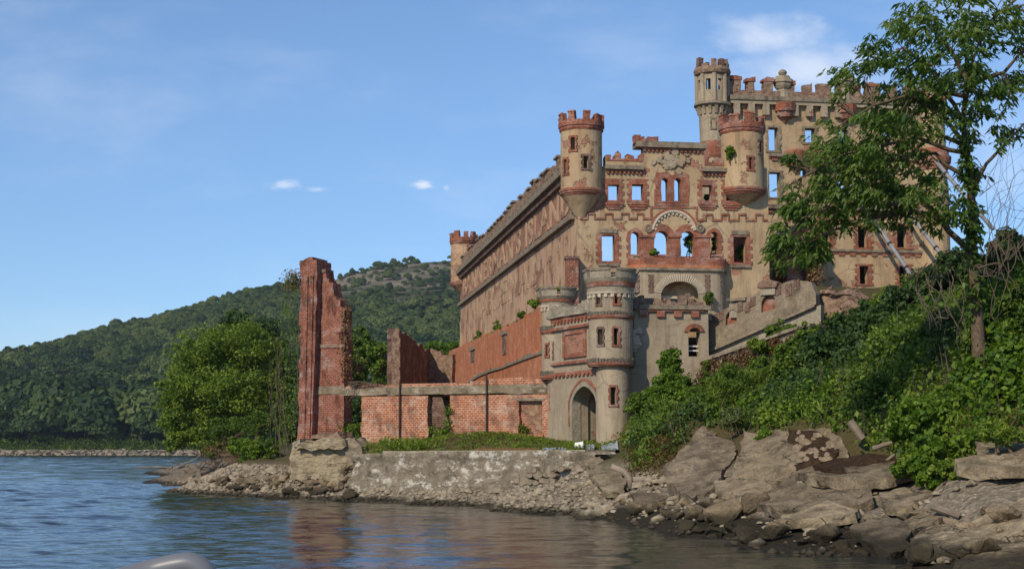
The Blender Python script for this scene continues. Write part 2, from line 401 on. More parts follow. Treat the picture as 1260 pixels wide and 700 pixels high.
M['stone_dark'] = stone_mat('dark soldier stone', (.11, .095, .075), (.17, .15, .12), scale=3)
M['stone_light'] = stone_mat('pale dressed stone', (.5, .42, .32), (.6, .52, .42), scale=3, lo=.6)
M['rubble'] = stone_mat('rubble stone', (.24, .15, .11), (.36, .26, .19), (.1, .06, .045), scale=3.5, bs=1., bd=.15)
M['concrete'] = stone_mat('weathered concrete', (.27, .235, .18), (.36, .32, .25), (.085, .075, .06), scale=.9, lo=.52)
M['concrete_band'] = stone_mat('concrete band', (.19, .155, .105), (.28, .235, .17), (.08, .065, .045), scale=1.2, lo=.46, lichen=(.4, .33, .27))
M['sea_wall'] = stone_mat('lime streaked sea wall', (.19, .16, .12), (.29, .25, .19), (.065, .055, .04), scale=1., bs=1., bd=.3, lo=.48, lichen=(.6, .56, .48))
M['slab'] = stone_mat('slab concrete', (.18, .148, .108), (.31, .262, .195), (.05, .042, .03), scale=1.1, bs=1., bd=.16, lo=.49, rnd=True, mus=(.4, .85), cracks=True)
M['footing'] = stone_mat('pale footing stone', (.3, .245, .165), (.4, .34, .24), (.1, .08, .05), scale=1.2, bs=1., bd=.2, lo=.5, cracks=True)
M['ramp'] = stone_mat('brown ramp stucco', (.2, .16, .115), (.29, .24, .175), (.075, .06, .042), scale=1., lo=.48)
M['cobble'] = stone_mat('cobble', (.22, .17, .115), (.3, .245, .175), (.1, .06, .035), scale=2.5)
M['slab_striped'] = stone_mat('striated slab', (.16, .13, .1), (.27, .225, .175), (.05, .042, .035), scale=1.1, bs=1., bd=.2, lo=.46, rnd=True)
M['moss'] = stone_mat('brown moss', (.05, .03, .018), (.09, .055, .03), (.03, .02, .012), scale=5, bs=1., bd=.2)
M['rock'] = stone_mat('shore rock', (.2, .16, .11), (.31, .255, .185), (.06, .05, .035), scale=1.6, bs=1., bd=.18, lo=.52, rnd=True, mus=(.45, .95))
M['gravel'] = stone_mat('gravel', (.24, .2, .145), (.38, .325, .245), (.1, .085, .06), scale=2.2, mus=(.12, .4))
M['steel'] = plain('galvanised steel', (.27, .28, .3), .65, .1, 3, .35)
M['rust'] = plain('rust', (.2, .085, .04), .85)
M['iron_and_shade'] = plain('iron and painted shade', (.05, .035, .03), .8)  # iron parts; also the painted shade behind slits, windows and passage
M['wood_grey'] = plain('driftwood', (.24, .19, .14), .9, ns=4)
M['bark'] = stone_mat('bark', (.09, .066, .045), (.16, .12, .082), (.03, .023, .016), scale=5, bs=1., bd=.06)
M['twig'] = plain('dry twig', (.13, .098, .07), .9)
M['teal'] = plain('teal board', (.10, .16, .15), .7)
M['white'] = plain('white plastic', (.75, .74, .7), .5, var=.2)
M['sheet'] = plain('blue grey sheet', (.3, .34, .37), .5, var=.5)
M['pipe'] = plain('clay pipe', (.33, .26, .2), .9)
M['boat'] = plain('grey painted tube', (.16, .165, .18), .4, .0, 2, .15, .4, .02)  # grey darkened to put the canopy's shade into the colour
M['leaf_light'] = leaf_mat('yellow green leaves', ((.06, .11, .014), (.14, .21, .022), (.24, .31, .04)), .35)
M['leaf_mid'] = leaf_mat('mid green leaves', ((.04, .08, .01), (.09, .155, .018), (.17, .235, .03)), .34)
M['leaf_dark'] = leaf_mat('dark green leaves', ((.018, .046, .012), (.042, .085, .018), (.075, .125, .024)), .25)
M['leaf_bright'] = leaf_mat('bright green leaves', ((.05, .11, .01), (.115, .2, .018), (.19, .27, .026)), .38)
M['leaf_tree'] = leaf_mat('long leaves', ((.04, .09, .02), (.10, .17, .035), (.2, .26, .07)), .45, .4)
M['leaf_olive'] = leaf_mat('olive leaves', ((.06, .085, .03), (.12, .155, .055), (.2, .23, .09)), .3)
M['leaf_far'] = leaf_mat('far wood leaves', ((.009, .028, .009), (.034, .07, .016), (.105, .138, .036)), .18, .7)
M['leaf_dry'] = leaf_mat('dry vine', ((.10, .06, .025), (.2, .11, .045), (.30, .2, .11)), .2)
M['leaf_red'] = leaf_mat('red brown weeds', ((.12, .04, .015), (.16, .09, .03), (.09, .11, .02)), .25)

# water
m, nt, out, tc = newmat('river water'); ob = tc.outputs['Object']
h = mth(nt, 'ADD', mth(nt, 'MULTIPLY', tnoise(nt, ob, .8, 5, .6, (.8, 1.5, 1)), 1.), mth(nt, 'MULTIPLY', tnoise(nt, ob, 2.6, 3, .6, (1, 1.5, 1)), .33))
h = mth(nt, 'ADD', h, mth(nt, 'MULTIPLY', tnoise(nt, ob, .09, 2), .8))
bp = nn(nt, 'ShaderNodeBump', ins={'Height': h, 'Strength': .8, 'Distance': .05})
pb = nn(nt, 'ShaderNodeBsdfPrincipled', ins={'Base Color': c4((.022, .028, .028)), 'Roughness': .05, 'IOR': 1.33, 'Specular IOR Level': .36, 'Normal': bp.outputs[0]})
nt.links.new(pb.outputs[0], out.inputs[0]); M['water'] = m
# island ground
m, nt, out, tc = newmat('island ground'); ob = tc.outputs['Object']
z = nn(nt, 'ShaderNodeSeparateXYZ', ins={0: ob}).outputs[2]
n1 = tnoise(nt, ob, .9, 6, .65); n2 = tnoise(nt, ob, 7, 4, .7); vor = nn(nt, 'ShaderNodeTexVoronoi', ins={'Vector': ob, 'Scale': 5.5})
xw = smooth(nt, nn(nt, 'ShaderNodeSeparateXYZ', ins={0: ob}).outputs[0], 2., 6., 0., .42)      # the mud bank south of the quay
zz = mth(nt, 'SUBTRACT', mth(nt, 'ADD', z, mth(nt, 'MULTIPLY', mth(nt, 'SUBTRACT', n1, .5), .5)), xw)
grav = mixc(nt, smooth(nt, n2, .35, .65), (.17, .14, .1), (.32, .27, .2))
grav = mixc(nt, smooth(nt, nn(nt, 'ShaderNodeSeparateColor', ins={0: vor.outputs[1]}).outputs[0], .2, .9, 0, .6), grav, (.13, .105, .075))
soil = mixc(nt, n1, (.06, .06, .02), (.12, .09, .045))
col = mixc(nt, smooth(nt, zz, .12, .42), (.035, .03, .02), grav); col = mixc(nt, smooth(nt, zz, 1.5, 2.3), col, soil)
fin(nt, out, col, .95, mth(nt, 'ADD', vor.outputs[0], n2), .8, .12, .1); M['ground'] = m
# far hills
m, nt, out, tc = newmat('hill ground'); ob = tc.outputs['Object']
n1 = tnoise(nt, ob, .011, 7, .65); n2 = tnoise(nt, ob, .05, 5, .6)
z = nn(nt, 'ShaderNodeSeparateXYZ', ins={0: ob}).outputs[2]
bare = mth(nt, 'MULTIPLY', smooth(nt, z, 95, 150), smooth(nt, mth(nt, 'ADD', n1, mth(nt, 'MULTIPLY', n2, .35)), .58, .74))
col = mixc(nt, n2, (.018, .034, .012), (.04, .055, .02)); col = mixc(nt, bare, col, mixc(nt, n2, (.15, .125, .085), (.23, .2, .15)))
fin(nt, out, col, .95, n2, .5, 4., .05); M['hill'] = m

# ------------------------------------------------------------------ foliage tools
class Fol:
    def __init__(s): s.P = []; s.N = []; s.T = []; s.L = []; s.W = []; s.C = []
    def add(s, P, N, T, L, W, C): s.P.append(P); s.N.append(N); s.T.append(T); s.L.append(L); s.W.append(W); s.C.append(C)
    def clump(s, c, r, n, size, tint=.5, spread=.25, asp=.55, droop=.0, power=.45, up=.35):
        d = RNG.normal(size=(n, 3)); d /= np.linalg.norm(d, axis=1)[:, None]
        rad = RNG.random(n)[:, None] ** power
        P = np.array(c) + d * rad * np.array(r)
        N = d * .7 + RNG.normal(size=(n, 3)) * .55; N[:, 2] += up
        T = RNG.normal(size=(n, 3)) * .6 + d * .5; T[:, 2] -= droop
        L = size * RNG.uniform(.6, 1.3, n)
        s.add(P, N, T, L, L * asp, np.clip(tint + RNG.normal(size=n) * spread, 0, 1))
    def spray(s, c, out, n, size, tint, spread=.22, asp=.3, rad=1.):
        """leaflets hanging round the end of a twig"""
        out = np.array(out, float); out /= np.linalg.norm(out) + 1e-6
        a = RNG.uniform(0, 2 * math.pi, n); f = RNG.random(n)
        rd = np.stack([np.cos(a), np.sin(a), -.25 - .75 * f], 1)
        T = rd * .9 + out * .6
        P = np.array(c) + rd * size * rad * (.35 + .5 * f)[:, None]
        N = np.stack([np.cos(a) * .6, np.sin(a) * .6, np.full(n, .8)], 1) + RNG.normal(size=(n, 3)) * .3
        L = size * RNG.uniform(.7, 1.2, n)
        s.add(P, N, T, L, L * asp, np.clip(tint + RNG.normal(size=n) * spread, 0, 1))
    def arrays(s):
        P, N, T = (np.concatenate(q) for q in (s.P, s.N, s.T)); L, W, C = (np.concatenate(q) for q in (s.L, s.W, s.C))
        N /= np.linalg.norm(N, axis=1)[:, None] + 1e-9
        T -= N * (T * N).sum(1)[:, None]; T /= np.linalg.norm(T, axis=1)[:, None] + 1e-9
        B = np.cross(N, T)
        V = np.stack([P - T * L[:, None] * .5, P + B * W[:, None] * .5 + N * W[:, None] * .12, P + T * L[:, None] * .5 - N * L[:, None] * .1, P - B * W[:, None] * .5 + N * W[:, None] * .12], 1)
        return V.reshape(-1, 3), np.arange(len(P) * 4).reshape(-1, 4), np.repeat(C, 4)
    def build(s, name, m, parent=None, loc=(0, 0, 0)):
        V, Fq, C = s.arrays(); return np_mesh(name, V, Fq, m, loc, parent, C)
def crown(fo, blobs, nclump, nleaf, size, tint=.5, tvar=.16, clr=.33, asp=.55, droop=0., gaps=.0):
    """clumps of leaves spread through the outer part of every blob ((x,y,z),(rx,ry,rz))"""
    vol = np.array([b[1][0] * b[1][1] * b[1][2] for b in blobs]) ** .67; vol /= vol.sum()
    for (c, r), k in zip(blobs, vol):
        n = max(3, int(nclump * k))
        for i in range(n):
            d = RNG.normal(size=3); d /= np.linalg.norm(d)
            q = RNG.uniform(.5, 1.04) if i % 4 else RNG.uniform(.1, .6)
            cc = np.array(c) + d * np.array(r) * q
            rr = clr * float(np.mean(r)) * RNG.uniform(.6, 1.25)
            fo.clump(cc, (rr, rr, rr * .75), nleaf, size, tint + RNG.normal() * tvar, asp=asp, droop=droop)
def limb(mb, a, b, r0, r1, n=6, wob=.12, k=7):
    a, b = Vector(a), Vector(b); L = (b - a).length; pts = []; rad = []
    for i in range(n + 1):
        t = i / n; j = 0 if i in (0,) else wob * L * .25
        pts.append(a.lerp(b, t) + Vector((random.uniform(-j, j), random.uniform(-j, j), random.uniform(-j, j) * .6))); rad.append(r0 + (r1 - r0) * t)
    mb.tube(pts, rad, k); return pts
def tree(name, label, cat, base, blobs, m, nclump, nleaf, size, tr=.3, group=None, tint=.5, clr=.33, tvar=.16, fork=.4, bark='bark'):
    base = Vector(base); t = thing(name, label, cat, base, group)
    mb = MB(); top = Vector(np.mean([b[0] for b in blobs], 0)); mid = base.lerp(top, fork)
    limb(mb, base - Vector((0, 0, .3)), mid, tr, tr * .72, 6, .1, 9)
    for c, r in blobs: limb(mb, mid, Vector(c), tr * .5, tr * .08, 6, .3, 6)
    mk('trunk', mb, M[bark], t, smoothf=True, uv=False, recalc=False)
    fo = Fol(); crown(fo, blobs, nclump, nleaf, size, tint, tvar, clr); fo.build('crown', m, t); return t

# ------------------------------------------------------------------ terrain of the island
SHORE = [(-46, 300), (-52, 240), (-50, 219), (-35, 158), (-26, 124), (-23.2, 114), (-17.3, 100), (-11.1, 92), (-5.8, 85), (-1.2, 76.5), (2.7, 71), (4.4, 64.5),
         (5.1, 57.5), (6.3, 54), (7.4, 51.5), (8.5, 43.8), (8.9, 39.3), (9.3, 33), (10, 20), (11, 0)]
CP = [(x, y, 0) for x, y in SHORE[1:]]
def cpx(px, py, Y, dz=0.):
    q = at(px, py, Y); CP.append((q.x, q.y, q.z + dz))
for i in range(1, len(SHORE) - 1):
    a, b = Vector(SHORE[i - 1]), Vector(SHORE[i + 1]); t = (b - a).normalized(); nrm = Vector((t.y, -t.x))
    q = Vector(SHORE[i]) + (-nrm if nrm.x > 0 or nrm.y > 0 else nrm) * 0
    o = Vector((t.y, -t.x))                       # right of the walking direction: the water side
    if o.y > .1 or o.x > .3: o = -o
    q = Vector(SHORE[i]) + o * 6; CP.append((q.x, q.y, -1.3))
for p in ((450, 586, 93), (520, 588, 89.5), (580, 590, 86), (650, 593, 82.5), (715, 596, 79), (425, 588, 95), (360, 585, 97), (300, 575, 118), (270, 572, 140), (330, 560, 112),
          (440, 556, 94.5), (520, 555, 91), (600, 554, 87.5), (700, 553, 82.5), (425, 545, 97), (550, 544, 94), (670, 543, 91.5), (690, 546, 89), (745, 548, 84.5), (780, 546, 82.5),
          (790, 594, 67), (775, 575, 74), (1150, 600, 48.5), (1100, 540, 58), (1150, 545, 55), (1030, 515, 62.5), (930, 522, 66.5),
          (1250, 622, 42), (1200, 662, 38), (1260, 684, 35), (850, 505, 74), (850, 492, 82), (800, 500, 83), (900, 505, 74), (950, 486, 77), (985, 458, 79.5), (1050, 494, 64), (1050, 452, 72), (1040, 396, 85),
          (1060, 364, 100), (1120, 402, 80), (1200, 425, 57), (1200, 372, 70), (1260, 330, 72), (1300, 430, 54), (1200, 490, 54), (1340, 340, 80), (950, 360, 100), (890, 420, 97)):
    cpx(*p)
CP += [(-16, 112, 1.8), (-12, 112, 3), (-10, 122, 3.6), (0, 132, 4), (-5, 162, 4), (-22, 145, 2.2), (8, 142, 4), (8, 165, 4), (30, 112, 14), (20, 116, 13), (42, 100, 13.5), (36, 132, 14), (50, 70, 13),
       (30, 40, 6), (22, 28, 3.5), (45, 40, 9), (-30, 190, 2.5), (-30, 240, 2.5), (0, 240, 4), (30, 240, 8), (-35, 280, 2)]
CP += [(-15, 103, 2.4), (-9, 99, 3.3), (-4, 99, 3.4), (1, 99, 3.4), (-8, 108, 3.4), (-2, 108, 3.4), (2, 118, 3.5), (6, 101, 3.4), (6, 113, 3.5), (6, 128, 3.6), (11, 106, 5), (11, 125, 4.5), (15, 128, 7), (8, 90, 3.8), (11, 95, 6), (-14, 118, 2.8), (-4, 140, 3.6), (-5, 90, 3.0), (0, 87, 3.0), (3.5, 84, 3.05)]
SL = [('concrete_slab', 'grey slab tipped down at the right end of the quay wall', [(722, 560, 78), (737, 560, 78), (771, 590, 72), (767, 604, 70), (744, 603, 70.5), (726, 588, 74)], .35),
      ('concrete_slab', 'narrow pale slab strip tilting down beside the reddish weeds', [(862, 522, 72), (882, 533, 71), (836, 582, 66.5), (815, 577, 67)], .3),
      ('concrete_slab', 'long striped grey slab sloping down from the bushes to the rocks', [(872, 536, 69), (903, 536, 67), (906, 560, 65), (878, 598, 61), (850, 609, 60), (819, 588, 63), (818, 580, 65)], .4),
      ('broken_slab', 'steep broken wall panel with brown cobbles set in its face', [(918, 532, 64.5), (1020, 523, 61.5), (1046, 560, 59), (1040, 574, 58), (985, 583, 58.5), (906, 590, 60.5), (905, 566, 62)], .5),
      ('concrete_slab', 'long thin ledge slab with brown moss on top at the foot of the vines', [(978, 579, 55.5), (1010, 570, 58), (1060, 565, 58), (1108, 565, 57), (1122, 582, 52.8), (1060, 588, 52.4), (1000, 585, 53.6)], .36),
      ('concrete_slab', 'wide tan slab lying slanted below the mossy ledge slab', [(966, 584, 56.5), (1068, 600, 52.2), (1074, 608, 51), (1020, 622, 51), (950, 628, 52.6), (929, 613, 54.6)], .4),
      ('concrete_slab', 'flat slab lying on boulders low by the water, below the wide tan slab', [(958, 630, 50.5), (1020, 620, 51), (1058, 620, 50), (1050, 632, 48.5), (1000, 640, 48.5), (963, 640, 49)], .3),
      ('concrete_slab', 'pointed broken slab left of the longest slab near the water', [(1050, 650, 46), (1085, 635, 47), (1120, 644, 45.5), (1118, 668, 43.5), (1100, 678, 43), (1062, 664, 44.5)], .4),
      ('concrete_slab', 'longest pale slab lying at lower right above the water', [(1118, 664, 43), (1160, 645, 43.5), (1220, 628, 43.5), (1275, 612, 43.5), (1280, 640, 40.5), (1230, 655, 40), (1180, 670, 40), (1125, 680, 41)], .42),
      ('concrete_slab', 'upper right slab half buried under vines', [(1200, 545, 51), (1235, 538, 50.5), (1290, 528, 50), (1295, 552, 47.5), (1250, 560, 48), (1205, 560, 49)], .4),
      ('concrete_slab', 'long overhanging slab at the right edge below the vines', [(1172, 560, 50), (1220, 556, 50), (1290, 560, 48), (1290, 574, 46.5), (1230, 575, 47), (1178, 571, 48.5)], .35),
      ('concrete_slab', 'small slab wedged between boulders left of the wide tan slab', [(880, 592, 60), (935, 588, 59), (950, 600, 57), (920, 612, 56), (884, 602, 58)], .25),
      ('concrete_slab', 'slab leaning on boulders near the clay pipe', [(775, 603, 67), (820, 598, 66), (836, 606, 64), (810, 618, 63), (780, 616, 64.5)], .25),
      ('concrete_slab', 'dark slab lying under the trailing vines', [(1085, 606, 51), (1135, 596, 51), (1150, 606, 49.5), (1118, 622, 48.5), (1090, 622, 49)], .3),
      ('concrete_slab', 'thick pale slab at the bottom right corner of the rocks', [(1172, 694, 37.5), (1215, 668, 39), (1262, 660, 38.5), (1290, 690, 36), (1240, 712, 35), (1190, 712, 35.5)], .6),
      ('concrete_slab', 'short slab jutting out beneath the longest slab', [(1095, 640, 47.5), (1140, 622, 48), (1165, 630, 46.5), (1120, 652, 45.5)], .3)]
for _, _, cs_, th in SL:
    for c_ in cs_: cpx(*c_, -th - .12)
    m_ = [sum(c_[i] for c_ in cs_) / len(cs_) for i in range(3)]; cpx(*m_, -th - .12)
CPA = np.array(CP, float)
def _k(d2): return np.where(d2 > 1e-9, .5 * d2 * np.log(d2 + 1e-12), 0.)
def _fit():
    n = len(CPA); d2 = ((CPA[:, None, :2] - CPA[None, :, :2]) ** 2).sum(-1)
    A = np.zeros((n + 3, n + 3)); A[:n, :n] = _k(d2) + np.eye(n) * .6; A[:n, n] = 1; A[:n, n + 1:] = CPA[:, :2]; A[n:, :n] = A[:n, n:].T
    b = np.zeros(n + 3); b[:n] = CPA[:, 2]; return np.linalg.solve(A, b)
WT = _fit()
def Tz(P):
    P = np.atleast_2d(np.asarray(P, float)); out = np.empty(len(P)); n = len(CPA)
    for i in range(0, len(P), 20000):
        q = P[i:i + 20000]; d2 = ((q[:, None, :] - CPA[None, :, :2]) ** 2).sum(-1)
        out[i:i + 20000] = _k(d2) @ WT[:n] + WT[n] + q @ WT[n + 1:]
    return np.clip(out, -3, 15)
def T(x, y): return float(Tz([(x, y)])[0])
def hit(px, py, y0=30, y1=260):
    d = ray(px, py); ys_ = np.arange(y0, y1, .4); t = ys_ / d.y
    z = H + t * d.z; g = Tz(np.stack([t * d.x, ys_], 1)); k = np.argmax(z < g)
    return Vector((t[k] * d.x, ys_[k], g[k])) if (z < g).any() else at(px, py, 90)
gx, gy = np.arange(-62, 62.1, .5), np.arange(15, 300, .6)
GX, GY = np.meshgrid(gx, gy); P = np.stack([GX.ravel(), GY.ravel()], 1); Z = Tz(P)
Z += np.array([noise.noise(Vector((x * .9, y * .9, 0))) * .16 + noise.noise(Vector((x * 2.7, y * 2.7, 4))) * .08 for x, y in P]) * np.clip((Z + .4), 0, 1)
nx, ny = len(gx), len(gy); I = np.arange(nx * ny).reshape(ny, nx)
Fq = np.stack([I[:-1, :-1], I[:-1, 1:], I[1:, 1:], I[1:, :-1]], -1).reshape(-1, 4)
g = np_mesh('island_ground', np.column_stack([P, Z]), Fq, M['ground'], smoothf=True); g['kind'] = 'structure'

RW = np.random.default_rng(21); WAVES = []
for i in range(84):
    lam = float(np.exp(RW.uniform(np.log(.55), np.log(9.)))); a = -math.pi / 2 + .5 + RW.normal() * .75
    WAVES.append((lam, a, .0046 * lam ** .9 * RW.uniform(.5, 1.3), RW.uniform(-.06, .06), RW.uniform(-.06, .06), RW.uniform(0, 6.28), RW.uniform(0, 6.28)))
def waves(X, Y, dx, fade):
    Zw = np.zeros_like(X)
    for lam, a, amp, e1, e2, p1, p2 in WAVES:
        g_ = np.clip((lam - 2.6 * dx) / (1.4 * dx), 0, 1)
        if lam < 3.6: g_ = g_ * fade                                  # short waves are left to the bump far out
        else: g_ = 1. if dx < 1 else g_
        k = 2 * math.pi / lam
        Zw += g_ * amp * (.75 + .35 * np.sin(X * e1 + Y * e2 + p1)) * np.sin(k * (X * math.cos(a) + Y * math.sin(a)) + p2)
    return Zw
def patch(x0, x1, dx, y0, y1, dy, far):
    X, Y = np.meshgrid(np.linspace(x0, x1, int((x1 - x0) / dx) + 1), np.linspace(y0, y1, int((y1 - y0) / dy) + 1))
    Zw = waves(X, Y, max(dx, dy) if far else .14, 0. if far else np.clip((165 - Y) / 60, 0, 1))
    calm = np.clip((X + 34) / 30, 0, 1) * .5 * np.clip((165 - Y) / 30, 0, 1)
    return X, Y, Zw * (1 - calm) * .95
V0, F0, nv = [], [], 0
for args in ((-75, 30, .21, 2.5, 165, .14, False), (-300, 75, .85, 165, 722, .85, True)):
    X, Y, Zw = patch(*args); I = np.arange(X.size).reshape(X.shape) + nv; nv += X.size
    V0.append(np.column_stack([X.ravel(), Y.ravel(), Zw.ravel()])); F0.append(np.stack([I[:-1, :-1], I[:-1, 1:], I[1:, 1:], I[1:, :-1]], -1).reshape(-1, 4))
flat = [(-2500, -150, -75, 760), (-75, -150, 30, 2.5), (30, -150, 2500, 165), (75, 165, 2500, 760), (-300, 722, 75, 760), (-2500, 760, 2500, 770)]
for a, b, c, d in flat:
    if a == -2500 and d == 760: quads = [(-2500, -150, -300, 760), (-300, -150, -75, 165)]
    else: quads = [(a, b, c, d)]
    for a, b, c, d in quads: V0.append(np.array([(a, b, 0), (c, b, 0), (c, d, 0), (a, d, 0)], float)); F0.append(np.array([[nv, nv + 1, nv + 2, nv + 3]])); nv += 4
o = np_mesh('river_water', np.concatenate(V0), np.concatenate(F0), M['water'], smoothf=True); o['kind'] = 'structure'
mb = MB(); mb.add([(-2500, -150, -4), (2500, -150, -4), (2500, 2050, -4), (-2500, 2050, -4)], [(0, 1, 2, 3)])
o = mk('river_bed', mb, M['ground'], recalc=False); o['kind'] = 'structure'

# ------------------------------------------------------------------ far shore and the wooded mountain
YR = 1500.
sky_px = [(-500, 500), (-200, 470), (-60, 458), (0, 448), (60, 434), (130, 410), (200, 388), (260, 371), (330, 357), (360, 352), (420, 342), (470, 328), (520, 320), (560, 318), (640, 322), (720, 350), (800, 395), (900, 440), (1100, 480), (1500, 500)]
rx = np.array([at(px, py, YR).x for px, py in sky_px]); rz = np.array([at(px, py, YR).z for px, py in sky_px])
def hill_z(x, y):
    top = np.interp(x, rx, rz)
    t = np.clip((y - 735) / (YR - 735), 0, 1.35)
    s = np.where(t < 1, t ** 1.15, 1 - (t - 1) * .5)
    rough = 9 * np.sin(x * .021 + y * .004) + 7 * np.sin(x * .009 - y * .013 + 1.3) + 3 * np.sin(x * .05 + y * .031)
    return 2.6 + (top - 2.6) * s + rough * np.clip(t * 2.5, 0, 1) * np.clip(1.12 - t, 0, 1)
hx, hy = np.arange(-1500, 1500, 14.), np.arange(726, 2000, 13.)
HX, HY = np.meshgrid(hx, hy); HZ = hill_z(HX, HY)
HZ[0, :] = -2; HZ[1, :] = 2.4
I = np.arange(HX.size).reshape(HX.shape)
Fq = np.stack([I[:-1, :-1], I[:-1, 1:], I[1:, 1:], I[1:, :-1]], -1).reshape(-1, 4)
o = np_mesh('mountain', np.column_stack([HX.ravel(), HY.ravel(), HZ.ravel()]), Fq, M['hill'], smoothf=True); o['kind'] = 'structure'

def lump(seed, n=46, k=1.):
    """one far crown: leaf masses on a lumpy ball, its foot at 0, height 1"""
    r = np.random.default_rng(seed); fo = []
    L = r.normal(size=(7, 3)); L /= np.linalg.norm(L, axis=1)[:, None]
    d = r.normal(size=(n, 3)); d /= np.linalg.norm(d, axis=1)[:, None]; d[:, 2] = np.abs(d[:, 2]) * .9 - .25
    b = 1 + .28 * np.maximum(0, (d @ L.T)).max(1) - .2
    sh_ = [(.44, .44, .46, 0), (.36, .36, .5, .3), (.5, .5, .38, -.2), (.4, .46, .46, .1), (.30, .30, .52, .5), (.46, .4, .42, -.1)][seed % 6]
    P = d * b[:, None] * np.array(sh_[:3]) * r.uniform(.72, 1.04, n)[:, None] + np.array([0, 0, .54]); P[:, :2] *= (1 - sh_[3] * (P[:, 2:] - .5))
    N = d + r.normal(size=(n, 3)) * .45; N[:, 2] += .25; N /= np.linalg.norm(N, axis=1)[:, None]
    Tn = r.normal(size=(n, 3)); Tn -= N * (Tn * N).sum(1)[:, None]; Tn /= np.linalg.norm(Tn, axis=1)[:, None]; B = np.cross(N, Tn)
    s = r.uniform(.085, .18, n)[:, None] * k
    V = np.stack([P - Tn * s, P + B * s * .8 + N * s * .2, P + Tn * s, P - B * s * .8 + N * s * .2], 1)
    return V.reshape(-1, 3), np.clip(np.repeat(.5 + r.normal(size=n) * .13, 4), 0, 1)
LV = [lump(s, 620, .42) for s in range(12)]
pts = []
RT = np.random.default_rng(3)
xs = RT.uniform(-640, 120, 40000); ys2 = 745 + 800 * RT.random(40000) ** .9
ok = (xs / ys2 > -.40) & (xs / ys2 < .07)
zs2 = hill_z(xs, ys2)
bare = np.array([noise.noise(Vector((x * .012, y * .012, 3))) + .5 * noise.noise(Vector((x * .04, y * .04, 1))) for x, y in zip(xs, ys2)])
hi_ = np.clip((zs2 - 95) / 50, 0, 1) * np.clip((xs + 250) / 90, 0, 1)
zone = (ys2 < 900) & (RT.random(40000) < .35)
ok &= ~zone
ok &= ~((bare + .42 > .1) & (RT.random(40000) < .9 * hi_))
xs, ys2, zs2 = xs[ok][:12500], ys2[ok][:12500], zs2[ok][:12500]
crowns = bpy.data.collections.new('mountain_crowns')
for k, (V, C) in enumerate(LV):
    c_ = np_mesh('mountain_crown', V, np.arange(len(V)).reshape(-1, 4), M['leaf_far'], tint=C); COL.objects.unlink(c_); crowns.objects.link(c_)
n = len(xs)
hh = np.array([RT.uniform(8, 13.5) * float(np.interp(ys2[i], [740, 850, 1000, 1250], [2.1, 1.6, 1.0, .75])) * (.72 if zs2[i] > 115 else 1.) * float(np.clip(RT.lognormal(0, .28), .55, 1.7)) for i in range(n)])
wd = hh * RT.uniform(.8, 1.2, n)
tt = np.array([RT.normal() * .24 + .45 * noise.noise(Vector((xs[i] * .008, ys2[i] * .008, 2))) + .22 * float(np.clip((ys2[i] - 900) / 300, -.8, 1)) for i in range(n)])
me = bpy.data.meshes.new('mountain_forest'); me.vertices.add(n); me.vertices.foreach_set('co', np.column_stack([xs, ys2, zs2 - hh * .12]).astype(np.float32).ravel())
me.attributes.new('scl', 'FLOAT_VECTOR', 'POINT').data.foreach_set('vector', np.column_stack([wd, wd, hh]).astype(np.float32).ravel())
me.attributes.new('rot', 'FLOAT_VECTOR', 'POINT').data.foreach_set('vector', np.column_stack([np.zeros(n), np.zeros(n), RT.uniform(0, 6.28, n)]).astype(np.float32).ravel())
me.attributes.new('which', 'INT', 'POINT').data.foreach_set('value', RT.integers(0, 12, n).astype(np.int32))
me.attributes.new('itint', 'FLOAT', 'POINT').data.foreach_set('value', tt.astype(np.float32)); me.update()
o = bpy.data.objects.new('mountain_forest', me); COL.objects.link(o); o['kind'] = 'stuff'
ng = bpy.data.node_groups.new('forest', 'GeometryNodeTree')
ng.interface.new_socket('Geometry', in_out='INPUT', socket_type='NodeSocketGeometry'); ng.interface.new_socket('Geometry', in_out='OUTPUT', socket_type='NodeSocketGeometry')
gi, go = ng.nodes.new('NodeGroupInput'), ng.nodes.new('NodeGroupOutput')
ci = ng.nodes.new('GeometryNodeCollectionInfo'); ci.inputs['Collection'].default_value = crowns; ci.inputs['Separate Children'].default_value = True; ci.inputs['Reset Children'].default_value = True
ip = ng.nodes.new('GeometryNodeInstanceOnPoints'); ip.inputs['Pick Instance'].default_value = True
def nat(nm_, typ, sock):
    a_ = ng.nodes.new('GeometryNodeInputNamedAttribute'); a_.data_type = typ; a_.inputs['Name'].default_value = nm_; ng.links.new(a_.outputs['Attribute'], ip.inputs[sock])
nat('which', 'INT', 'Instance Index'); nat('rot', 'FLOAT_VECTOR', 'Rotation'); nat('scl', 'FLOAT_VECTOR', 'Scale')
ng.links.new(gi.outputs[0], ip.inputs['Points']); ng.links.new(ci.outputs[0], ip.inputs['Instance']); ng.links.new(ip.outputs[0], go.inputs[0])
o.modifiers.new('forest', 'NODES').node_group = ng

